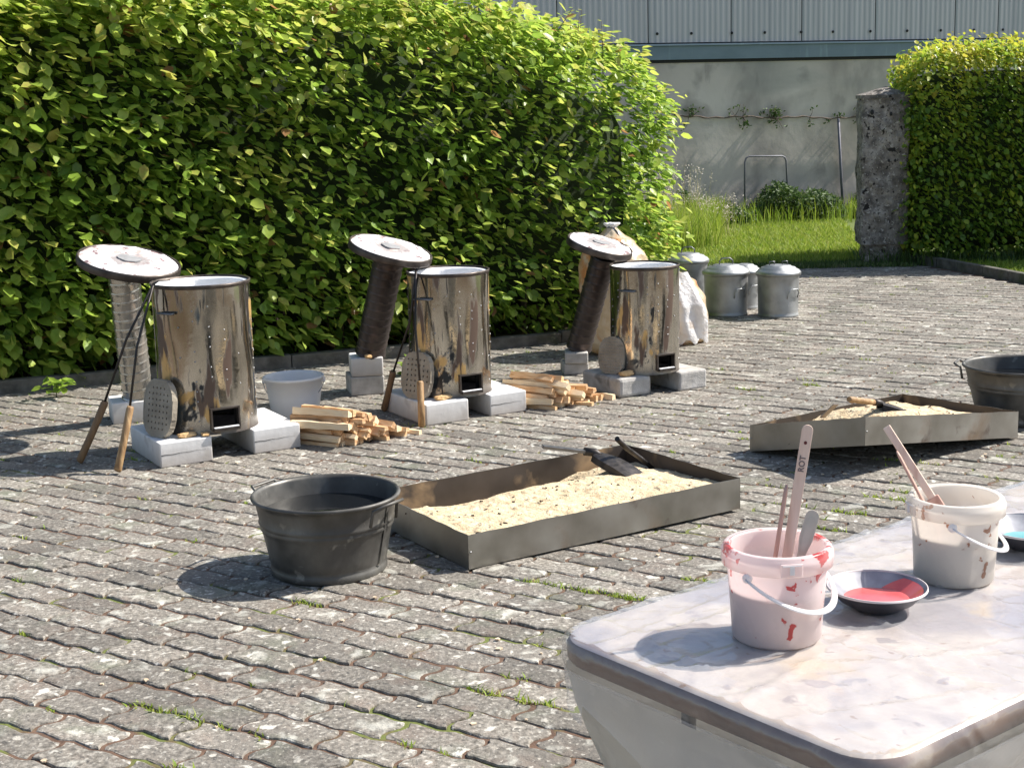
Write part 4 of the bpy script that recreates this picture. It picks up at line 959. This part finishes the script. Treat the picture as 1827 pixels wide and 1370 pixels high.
def sand1(u, v):     # u along the front side to the right, v towards the back
    z = .088+.018*(1-v)
    z -= .075*sm(v, .62, .95)*(1-sm(u, .55, .8))*sm(u, -.2, .25)
    z += .014*math.sin(u*9+v*3)*v; z -= .02*sm(u, .86, 1.0)
    z += .02*math.exp(-((u-.42)**2+(v-.62)**2)/.012)
    z -= .055*math.exp(-((u-.70)**2/.010+(v-.86)**2/.02)); z -= .03*sm(v, .88, 1)
    return z
def sand2(u, v):
    z = .045+.035*math.exp(-((u-.55)**2/.02+(v-.60)**2/.08))+.045*sm(u, .25, .5)*(1-sm(u, .9, 1.0)); return z-.03*(1-sm(u, .1, .35))+.02*sm(v,.0,.4)
tray('t', dict(N=(-.178, 5.153, .006), R=(.93, 5.825, .016), F=(.515, 6.50, .012), L=(-.585, 5.825, .002)), .130, sand1, 'low sheet steel tray full of yellow sand beside the dark tub')
tray('t', dict(N=(1.562, 6.307, .15), R=(2.47, 6.95, .012), F=(2.05, 7.49, .004), L=(1.141, 6.85, .004)), .130, sand2, 'sheet steel tray of sand with its near corner raised, at the right behind the table')

# shovels lying in the sand
def shovel(base, p_handle, p_sock, p_tip, width, label, mh, mb_, thick=.011, fold=.03, square=False):
    t = empty('shovel', base, label=label, cat='shovel'); o = V(base); A, B, Cc = V(p_handle)-o, V(p_sock)-o, V(p_tip)-o
    d = (Cc-B).normalized(); side = d.cross(V((0, 0, 1))).normalized(); n_ = side.cross(d)
    if square:
        hd = (B-A).normalized(); s2 = hd.cross(V((0,0,1))).normalized()
        F = frame(A, s2.cross(hd), hd); part('handle', MB().box(0, (B-A).length+.01, -thick, thick, -thick*.45, thick*.45, F), mh, t, bevel=.002)
    else: part('handle', MB().tube([A, A.lerp(B, .05), A.lerp(B, .5), B], [thick*.9, thick*1.08, thick, thick], 12), mh, t)
    part('socket', MB().tube([B-(B-A).normalized()*.05, B, B+d*.035], [thick*1.15, thick*1.2, thick*.8], 10), mb_, t)
    vs = []; m_ = 6
    for i in range(m_+1):
        q = i/m_; c = B+d*(.01+((Cc-B).length-.01)*q)+n_*(.012*math.sin(q*PI)); w = width/2*(.55+.45*min(1, q*4))
        for s_, dn in ((-1, -fold), (-.97, 0), (-.4, .006), (.4, .006), (.97, 0), (1, -fold)): vs.append(tuple(c+side*w*s_+n_*dn))
    fs = [(6*i+k, 6*i+k+1, 6*(i+1)+k+1, 6*(i+1)+k) for i in range(m_) for k in range(5)]
    ob = part('blade', MB().add(vs, fs), mb_, t); s3 = ob.modifiers.new('thickness', 'SOLIDIFY'); s3.thickness = .003
    return t
shovel((.13, 6.15, .0), (.125, 6.145, .225), (.355, 6.205, .178), (.555, 6.03, .085), .115, 'grey iron scoop with flat bar handle stuck in the sand of the foreground tray', M['grey_iron'], M['iron'], thick=.016, square=True)
o = part('iron_bar', MB().tube([(.447, 6.13, .255), (.50, 6.22, .185), (.56, 6.30, .125), (.62, 6.30, .07)], [.012, .012, .011, .010], 8), M['iron'], None, label='thick black iron bar leaning over the back edge of the foreground sand tray', cat='bar')
shovel((1.58, 6.72, .0), (1.585, 6.72, .275), (1.775, 6.90, .215), (1.97, 6.93, .125), .12, 'black shovel with short brown wooden handle lying in the raised tray', M['handle_wood'], M['iron'], thick=.014)
o = part('flat_stick', MB().box(-.013, .013, -.003, .003, 0, .205, frame((1.535, 7.06, .115), (.035, -.22, .13), (1, 0, 0))), mat('grey_stick', [(.25,.21,.18), (.36,.31,.27)], scale=20, rough=(.7,.8)), None, label='flat greyish stick leaning over the left edge of the raised tray', cat='stick')

# ------------------------------------------------------------------ galvanised bins
def make_bin(loc, r, h, label, handle='arch', rz=0, side=-75):
    t = empty('metal_bin', loc, rz, label=label, cat='bin')
    prof = [(r*.93, 0), (r*.955, .003), (r*.95, .018), (r*.93, .024), (r*.935, .04)]
    prof += [(r*.94, h*.3), (r*.955, h*.6), (r*.965, h*.9), (r*.985, h*.93), (r*.985, h*.96), (r*.96, h), (r*.94, h*.97), (r*.91, .03), (.001, .02)]
    part('body', MB().lathe(prof, 48), M['zinc'], t)
    l = [(r*.99, h*.955), (r*1.05, h*.955), (r*1.055, h+.008), (r*1.02, h+.014), (r*.97, h+.024), (r*.82, h+.036), (r*.80, h+.043), (r*.60, h+.052), (r*.58, h+.058), (r*.3, h+.064), (.001, h+.066)]
    lid = part('lid', MB().lathe(l, 48), M['zinc'], t); zt = h+.06
    if handle == 'arch': part('lid_handle', MB().tube([(-.055, 0, zt-.01), (-.052, 0, zt+.03), (-.03, 0, zt+.05), (.03, 0, zt+.05), (.052, 0, zt+.03), (.055, 0, zt-.01)], .0055, 8), M['grey_iron'], lid)
    elif handle == 'two':
        for sx in (-1, 1): part('lid_handle', MB().tube([(sx*.05-.02, 0, zt-.01), (sx*.05-.02, 0, zt+.028), (sx*.05+.02, 0, zt+.028), (sx*.05+.02, 0, zt-.01)], .006, 8, flat=.7), M['grey_iron'], lid)
    for a0 in (math.radians(side), math.radians(side+180)):
        c, s_ = math.cos(a0), math.sin(a0); tt = V((-s_, c, 0)); n_ = V((c, s_, 0)); b = n_*(r*.955)+V((0, 0, h*.66))
        part('side_handle', MB().tube([b-tt*.05-V((0,0,.07)), b-tt*.055+n_*.012-V((0,0,.03)), b-tt*.035+n_*.02, b+tt*.035+n_*.02, b+tt*.055+n_*.012-V((0,0,.03)), b+tt*.05-V((0,0,.07))], .0048, 8), M['zinc'], t)
    return t
make_bin((1.70, 11.36, 0), .176, .335, 'round galvanised bin with arched lid handle, front left of the group beside the sacks', rz=.1, side=-66)
make_bin((2.085, 11.23, 0), .165, .335, 'round galvanised bin with two small lid grips, rightmost of the bins', 'two', rz=.05, side=-60)
make_bin((1.475, 11.95, 0), .165, .37, 'galvanised bin with arched lid handle half hidden behind the white film and the front bin', rz=-.1, side=-100)
make_bin((1.90, 11.70, 0), .125, .295, 'narrow galvanised bin squeezed in behind the two front bins', 'none', rz=0, side=-60)

# ------------------------------------------------------------------ sacks
def sack(loc, prof, sx, sy, m, label, seed, lean=(0, 0), knot=None, pleat=.03, squ=.0, film=None):
    t = empty('sack', loc, label=label, cat='sack'); n = 72; vs = []; fs = []; rows = []
    zs = [p[1] for p in prof]; 
    K = 46
    for k in range(K+1):
        z = zs[0]+(zs[-1]-zs[0])*k/K
        for q in range(len(prof)-1):
            if prof[q][1] <= z <= prof[q+1][1]+1e-9:
                w = (z-prof[q][1])/(prof[q+1][1]-prof[q][1]+1e-9); w = w*w*(3-2*w); r = prof[q][0]*(1-w)+prof[q+1][0]*w; break
        for i in range(n):
            a = 2*PI*i/n; c, s_ = math.cos(a), math.sin(a); rr = r*(1+pleat*math.sin(7*a+seed+z*5)*(.4+z)+.06*mn.noise(V((c*2.2, s_*2.2, z*5+seed)))+.035*mn.noise(V((c*6, s_*6, z*12+seed))))
            vs.append((rr*sx*c+lean[0]*z, rr*sy*s_+lean[1]*z, z))
    for k in range(K):
        for i in range(n):
            j = (i+1) % n; fs.append((k*n+i, k*n+j, (k+1)*n+j, (k+1)*n+i))
    fs.append(tuple(reversed(range(n)))); fs.append(tuple(K*n+i for i in range(n)))
    part('body', MB().add(vs, fs, None, True), m, t)
    if knot:
        zt = zs[-1]; kx, ky = lean[0]*zt, lean[1]*zt
        part('knot', MB().lathe([(.034, -.014), (.024, .000), (.034, .012), (.044, .024), (.040, .032), (.020, .026), (.001, .018)], 28, Matrix.Translation((kx, ky, zt)), wob=lambda a, z: 1+.30*math.sin(4*a+1)+.22*math.sin(9*a)), M['knot'], t)
        part('string', MB().tube([(kx+.027*math.cos(q), ky+.027*math.sin(q), zt+.004) for q in [2*PI*i/16 for i in range(17)]]+[(kx-.02, ky-.03, zt-.03), (kx-.035, ky-.055, zt-.075)], .005, 6), M['string'], t)
        part('string', MB().tube([(kx+.01, ky-.028, zt+.004), (kx+.035, ky-.05, zt-.025), (kx+.05, ky-.07, zt-.06), (kx+.02, ky-.075, zt-.09)], .005, 6), M['string'], t)
    return t
sack((.78, 9.78, 0), [(.20, 0), (.265, .03), (.27, .2), (.265, .40), (.255, .55), (.215, .66), (.15, .75), (.07, .81), (.032, .845)], 1.0, .9, M['sack'], 'tall tied plastic sack of wood shavings standing behind the smallest kiln', 1, lean=(-.10, .02), knot=True)
s2 = sack((1.19, 10.12, 0), [(.15, 0), (.20, .03), (.215, .15), (.20, .30), (.14, .42), (.05, .49), (.01, .50)], 1.0, .85, M['sack'], 'low beige sack partly covered by crumpled white film, between the smallest kiln and the bins', 4, lean=(-.06, 0), pleat=.05)
# crumpled film thrown over its left half
vs = []; fs = []; nu_, nv_ = 34, 34
for j in range(nv_+1):
    for i in range(nu_+1):
        a = math.radians(-165+125*i/nu_); z = .03+.47*j/nv_; rr = (.225 if z < .28 else .225-(z-.28)*.62)*(1+.09*mn.noise(V((a*3, z*5, 2)))+.035*math.sin(a*9+z*11+2*mn.noise(V((a*2, z*4, 1))))+.02*mn.noise(V((a*9, z*14, 5))))+.012
        if j == 0: z += .02*math.sin(i*.9)
        vs.append((rr*math.cos(a)-.06*z, rr*.85*math.sin(a), z))
for j in range(nv_):
    for i in range(nu_): b = j*(nu_+1)+i; fs.append((b, b+1, b+nu_+2, b+nu_+1))
o = part('plastic_film', MB().add(vs, fs, None, True), M['white_film'], None, label='crumpled white plastic film thrown over the low beige sack', cat='film'); o.location = (1.19, 10.12, 0)

# ------------------------------------------------------------------ table
TZ = .75; TA = math.radians(38.2); TB = math.radians(-39.6)
tab = empty('folding_table', (1.35, 2.75, 0), label='film covered work table cut by the lower right corner of the picture', cat='table'); to = V(tab.location)
cL = V((.052, 2.515, 0)); tu = V((math.cos(TA), math.sin(TA), 0)); tv = V((tu.y, -tu.x, 0)); TLn, TWd = 1.95, .735
def rrect(ins, n=8, rad=.085):
    pts = []; r = max(.004, rad-ins)
    for cx, cy, a0 in ((ins+r, ins+r, PI), (TLn-ins-r, ins+r, 1.5*PI), (TLn-ins-r, TWd-ins-r, 0), (ins+r, TWd-ins-r, .5*PI)):
        for i in range(n+1):
            a = a0+PI/2*i/n; pts.append((cx+r*math.cos(a), cy+r*math.sin(a)))
    return pts
def tw_(p, z): q = cL+tu*p[0]+tv*p[1]-to; return (q.x, q.y, z)
def ringmesh(levels, cap_top=False, cap_bot=False, wob=None, smooth=True):
    mb = MB(); vs = []; fs = []; n = None
    for k, (ins, z, n8) in enumerate(levels):
        pts = rrect(ins); n = len(pts)
        for i, p in enumerate(pts):
            w = wob(k, i, p) if wob else (0, 0); vs.append(tw_((p[0], p[1]), z+w[1]))
    for k in range(len(levels)-1):
        for i in range(n): j = (i+1) % n; fs.append((k*n+i, k*n+j, (k+1)*n+j, (k+1)*n+i))
    if cap_top: fs.append(tuple((len(levels)-1)*n+i for i in range(n)))
    if cap_bot: fs.append(tuple(reversed(range(n))))
    return mb.add(vs, fs, None, smooth)
part('tabletop', ringmesh([(.006, TZ-.006, 8), (.012, TZ-.002, 8), (.022, TZ, 8)], cap_top=True), M['table_top'], tab)
part('edge_band', ringmesh([(.03, TZ-.050, 8), (.006, TZ-.047, 8), (.0, TZ-.038, 8), (.0, TZ-.014, 8), (.006, TZ-.006, 8)], cap_bot=True), M['table_edge'], tab)
for a, b in ((.22, .14), (.22, TWd-.14), (TLn-.22, .14), (TLn-.22, TWd-.14)):
    part('leg', MB().tube([tw_((a, b), TZ-.05), tw_((a, b), 0)], .014, 10), M['table_leg'], tab)
part('brace', MB().tube([tw_((.22, .14), .5), tw_((.22, TWd-.14), .5)], .010, 8), M['table_leg'], tab)

cov = empty('plastic_cover', (1.35, 2.75, 0), label='wrinkled translucent plastic film spread over the work table and hanging down its sides', cat='table cover')
# top film: grid inside the rounded outline, lightly creased
nx, ny = 190, 78; vs = []; fs = []; idx = {}; rr_poly = rrect(.004)
def crease(x, y):
    z = 0
    for (cx, cy, an, w, a) in CRE:
        d = (x-cx)*math.sin(an)-(y-cy)*math.cos(an); z += a*math.exp(-(d/w)**2)
    return z
CRE = [(random.uniform(0, 1.5), random.uniform(0, .73), random.uniform(0, PI), random.uniform(.0035, .010), random.uniform(.0010, .0050)) for _ in range(60)] + [(.02+.3*k, .3, PI/2+.01*k, .0026, .0030) for k in range(1, 6)] + [(.5, .16+.2*k, .012*k, .0026, .0028) for k in range(3)]
for j in range(ny+1):
    for i in range(nx+1):
        x, y = TLn*i/nx, TWd*j/ny
        if not inpoly(x, y, rr_poly): continue
        q = V((x, y, 0)); z = TZ+.0025+abs(mn.noise(q*5))*.0025+crease(x, y)+.0008*mn.noise(q*30)
        idx[(i, j)] = len(vs); vs.append(tw_((x, y), z))
for (i, j) in list(idx):
    k = [(i, j), (i+1, j), (i+1, j+1), (i, j+1)]
    if all(q in idx for q in k): fs.append(tuple(idx[q] for q in k))
mbt = MB().add(vs, [tuple(reversed(f)) for f in fs], None, True); part('top_sheet', mbt, M['film_top'], cov)
# skirt: dense ring, hanging and drawn inwards
def dense(pts, step=.012):
    o = []; n = len(pts)
    for i in range(n):
        a, b = V((*pts[i], 0)), V((*pts[(i+1) % n], 0)); m_ = max(1, int((b-a).length/step))
        for k in range(m_): q = a.lerp(b, k/m_); o.append((q.x, q.y))
    return o
base = dense(rrect(.0)); n = len(base); cx_, cy_ = TLn/2, TWd/2
lv = [(.004, .0028), (-.005, -.002), (-.010, -.018), (-.011, -.040), (-.004, -.060), (.006, -.085), (.020, -.12), (.045, -.18), (.085, -.28), (.12, -.38), (.14, -.50), (.15, -.62)]
def skirt(lv, fold, seedv):
    vs = []; fs = []
    for k, (ins, dz) in enumerate(lv):
        for i, (x, y) in enumerate(base):
            nxv = 0; 
            a, b = base[i-1], base[(i+1) % n]; tx, ty = b[0]-a[0], b[1]-a[1]; l = math.hypot(tx, ty) or 1; nx_, ny_ = -ty/l, tx/l      # inward normal
            s_ = i*.012; dep = min(1, k/6)
            f = fold*dep*(math.sin(s_*9+k*.35+seedv)*.6+mn.noise(V((s_*3.0, k*.25, seedv)))*1.6+mn.noise(V((s_*14, k*.3, seedv)))*.4)
            vs.append(tw_((x+nx_*(ins+f), y+ny_*(ins+f)), TZ+dz+(.004*mn.noise(V((s_*8, k, 0))) if 1 < k < 5 else 0)))
    for k in range(len(lv)-1):
        for i in range(n): j = (i+1) % n; fs.append((k*n+j, k*n+i, (k+1)*n+i, (k+1)*n+j))
    return MB().add(vs, fs, None, True)
part('edge_film', skirt(lv[:5], .007, 1.0), M['film_edge'], cov)
vs = []; fs = []; K = 9
for k in range(K+1):
    for i, (x, y) in enumerate(base):
        a, b = base[i-1], base[(i+1) % n]; tx, ty = b[0]-a[0], b[1]-a[1]; l = math.hypot(tx, ty) or 1; nx_, ny_ = -ty/l, tx/l; s_ = i*.012
        tri_ = abs(((s_/.62+.18) % 1.0)-.5)*2; Ln = .035+.16*tri_**1.4+.03*mn.noise(V((s_*2, 4, 0))); q = k/K
        out_ = -.0075+.018*q*(Ln/.2)+.010*q*mn.noise(V((s_*7, q*2, 8)))
        vs.append(tw_((x+nx_*out_, y+ny_*out_), TZ-.052-Ln*.85*q))
for k in range(K):
    for i in range(n): j = (i+1) % n; fs.append((k*n+j, k*n+i, (k+1)*n+i, (k+1)*n+j))
part('loose_flap', MB().add(vs, fs, None, True), M['film_flap'], cov)
part('skirt', skirt([(-.004, -.0605), *lv[5:]], .030, 2.0), M['film_skirt'], cov)

# ------------------------------------------------------------------ glaze buckets, bowls, sticks
def glaze_bucket(loc, rz, H, rb, rt, m, mg, fill, label, harc, tab=0):
    t = empty('glaze_bucket', loc, rz, label=label, cat='bucket'); th = .0022
    wall = [(.001, .0015), (rb*.95, .0015), (rb, .006), (rb+(rt-rb)*.5, H*.5), (rt, H-.034)]
    part('wall', MB().lathe(wall+[(rt, H-.004), (rt-.004, H)]+[(rt-.006, H-.004), (rt-th, H-.03), (rb-th, .008), (.001, .004)], 72), m, t)
    band = [(rt+.001, H-.034), (rt+.0085, H-.033), (rt+.0095, H-.016), (rt+.0095, H-.010), (rt+.0065, H-.008), (rt+.0060, H-.002), (rt+.0025, H+.001), (rt-.003, H+.0005)]
    part('rim_band', MB().lathe(band, 72), m, t)
    zf = H*fill; rf = rb+(rt-rb)*zf/H-th-.0012
    part('glaze', MB().lathe([(.001, .009), (rb-th-.001, .009), (rf, zf-.001), (rf-.004, zf), (.001, zf-.001)], 56), mg, t)
    for sx in (-1, 1): part('handle_lug', MB().lathe([(.0085, 0), (.0085, .006), (.006, .009), (.001, .009)], 20, frame((sx*(rt+.004), 0, H-.040), (sx, 0, 0), (0, 0, 1))), M['b_clear'], t)
    pts = []; 
    for i in range(25):
        q = PI*i/24; pts.append(((rt+.013)*math.cos(q), -(rt+.013)*math.sin(q)*harc[0]-0.0, H-.040-harc[1]*math.sin(q)))
    part('handle', MB().tube(pts, [.0032+.0030*math.sin(PI*i/24)**.5 for i in range(25)], 8, flat=.45), M['b_clear'], t)
    # lock tab on the rim
    part('tamper_tab', MB().box(-.019, .019, -(rt+.012), -(rt+.0075), H-.031, H-.008, Matrix.Rotation(tab, 4, 'Z')), m, t, bevel=.001)
    part('tamper_catch', MB().box(-.004, .004, -(rt+.0145), -(rt+.0122), H-.026, H-.012, Matrix.Rotation(tab, 4, 'Z')).box(-.016, .016, -(rt+.0135), -(rt+.0122), H-.0115, H-.0095, Matrix.Rotation(tab, 4, 'Z')), M['b_clear'], t)
    return t
B1 = (.458, 2.458, TZ+.003); B2 = (.860, 2.745, TZ+.003)
glaze_bucket(B1, math.radians(48), .172, .0785, .0885, M['b_pink'], M['glaze_mauve'], .56, 'translucent pink bucket of mauve glaze with paddle and spatula, nearest on the table', (.98, .062), math.radians(-44))
glaze_bucket(B2, math.radians(70), .168, .0765, .0845, M['b_cream'], M['glaze_grey'], .57, 'translucent cream bucket of grey glaze with a brush handle, behind the red bowl', (.99, .058), math.radians(-150))

def paddle():
    p0 = V((.462, 2.478, TZ+.02)); p1 = V((.520, 2.505, 1.125)); t = empty('paddle', p0, label='tall wooden paddle marked ROT standing in the pink bucket', cat='paddle')
    ax = p1-p0; L_ = ax.length; F = frame((0, 0, 0), V((-.16, -1, .1)), ax) ; w = .0098
    # outline in local x (along), y (across)
    ol = [(0, -w*.9), (L_-w, -w)]+[(L_-w+w*math.sin(q), -w*math.cos(q)) for q in [PI*i/10 for i in range(1, 10)]]+[(L_-w, w), (0, w*.9)]
    part('blade', MB().prism(ol, -.002, .002, F), M['paddle'], t, bevel=.0007)
    part('mark', MB().prism([(L_-.032+.0032*math.cos(q), .0028*math.sin(q)) for q in [2*PI*i/12 for i in range(12)]], .0021, .0025, F), M['hole'], t)
    cu = bpy.data.curves.new('lettering', 'FONT'); cu.body = 'ROT'; cu.size = .0145; cu.align_x = 'CENTER'; cu.align_y = 'CENTER'; cu.extrude = .0002; cu.space_character = 1.0; cu.offset = .0003
    tmp = bpy.data.objects.new('tmp', cu); COL.objects.link(tmp); dg = bpy.context.evaluated_depsgraph_get(); me = bpy.data.meshes.new_from_object(tmp.evaluated_get(dg)); bpy.data.objects.remove(tmp)
    me.materials.clear(); me.materials.append(M['ink']); me.transform(F @ Matrix.Translation((L_-.070, 0, .0025)))
    link('lettering', me, t)
    return t
paddle()
def stick(p0, p1, r, m, label, cat='stick', flat=1.0, name='wooden_stick', prof=None):
    p0, p1 = V(p0), V(p1); o = part(name, MB().tube([p0-p0, (p1-p0)*.5, (p1-p0)*.94, p1-p0], [r, r, r*.95, r*.5] if prof is None else prof, 12, flat=flat), m, None, label=label, cat=cat); o.location = p0; return o
stick((.440, 2.475, TZ+.02), (.481, 2.495, 1.020), .0066, M['paddle_stain'], 'thin stained wooden stick left of the paddle in the pink bucket', flat=.6)
# spatula with rounded blade
p0 = V((.475, 2.455, TZ+.06)); p1 = V((.524, 2.466, .978)); t = empty('spatula', p0, label='dull metal spatula with rounded end in the pink bucket right of the paddle', cat='spatula')
ax = p1-p0; L_ = ax.length; F = frame((0, 0, 0), V((-.2, -1, .25)), ax); w = .0122
ol = [(.0, -w*.55), (L_*.55, -w*.6), (L_*.7, -w), (L_-w, -w)]+[(L_-w+w*math.sin(q), -w*math.cos(q)) for q in [PI*i/8 for i in range(1, 8)]]+[(L_-w, w), (L_*.7, w), (L_*.55, w*.6), (0, w*.55)]
part('blade', MB().prism(ol, -.0012, .0012, F), M['spatula'], t, bevel=.0004)
part('raised_back', MB().prism([(L_*.6+(x-L_*.6)*.8, y*.55) for x, y in ol if x > L_*.5], .0013, .0030, F), M['spatula'], t)
# brush and stick in the cream bucket
t = empty('brush', (.868, 2.735, TZ+.08), label='long square wooden brush handle leaning out of the cream bucket', cat='brush'); o = V(t.location)
A_, B_ = V((.868, 2.735, TZ+.08))-o, V((.735, 2.80, 1.048))-o; F = frame(A_, V((-.3, -1, .2)), B_-A_)
part('handle', MB().box(.0, (B_-A_).length, -.0075, .0075, -.006, .006, F), M['paddle'], t, bevel=.0015)
part('head', MB().box(-.02, .10, -.013, .013, -.008, .008, F), M['paddle_stain'], t, bevel=.002)
stick((.835, 2.725, TZ+.08), (.745, 2.755, 1.010), .0058, M['paddle_stain'], 'shorter stained stick beside the brush in the cream bucket', flat=.6)

def bowl(loc, r, h, mg, label, puddle, tilt=(0, 0)):
    t = empty('glaze_bowl', loc, label=label, cat='bowl'); R = Matrix.Rotation(tilt[0], 4, 'X') @ Matrix.Rotation(tilt[1], 4, 'Y')
    out = [(.001, 0), (r*.46, 0), (r*.52, .004), (r*.76, h*.42), (r*.90, h*.78), (r*1.0, h)]; inn_ = [(r*.985, h), (r*.87, h*.78), (r*.64, h*.42), (r*.38, .0075), (.001, .006)]
    part('outside', MB().lathe(out, 64, R), M['bowl_out'], t); part('inside', MB().lathe(inn_, 64, R), M['bowl_in'], t)
    part('rim', MB().lathe([(r*.975, h-.001), (r*.98, h+.0018), (r*1.0, h+.002), (r*1.008, h-.002)], 64, R), M['bowl_rim'], t)
    zf, rf = puddle; n = 48; vs = []
    ol = [(rf*(1+.05*math.sin(3*q+1))*math.cos(q), rf*(1+.05*math.sin(3*q+1))*math.sin(q)) for q in [2*PI*i/n for i in range(n)]]
    part('glaze', MB().prism(ol, zf-.004, zf, R), mg, t)
    # glaze smeared up the right wall
    vs = []; fs = []; K = 5
    for k in range(K+1):
        z = zf+(h*.90-zf)*k/K; rr = r*(.64+(.985-.64)*(z-h*.42)/(h*.58)) if z > h*.42 else r*(.38+(.64-.38)*(z-.0075)/(h*.42-.0075)); rr -= .0012
        for i in range(17):
            a = math.radians(-20+88*i/16)-.10*k; sp_ = 1; vs.append((rr*math.cos(a), rr*math.sin(a), z))
    for k in range(K):
        for i in range(16): b = k*17+i; fs.append((b, b+1, b+18, b+17))
    part('glaze_smear', MB().add(vs, fs, R, True), mg, t)
    return t
bowl((.668, 2.585, TZ+.004), .092, .042, M['red'], 'shallow dark bowl with red glaze between the two buckets', (.019, .060))
bowl((1.075, 2.925, TZ+.004), .098, .044, M['teal'], 'dark bowl with teal glaze cut by the right edge behind the cream bucket', (.017, .055))
# little things on the film
for (x, y, z_, s_) in []: pass
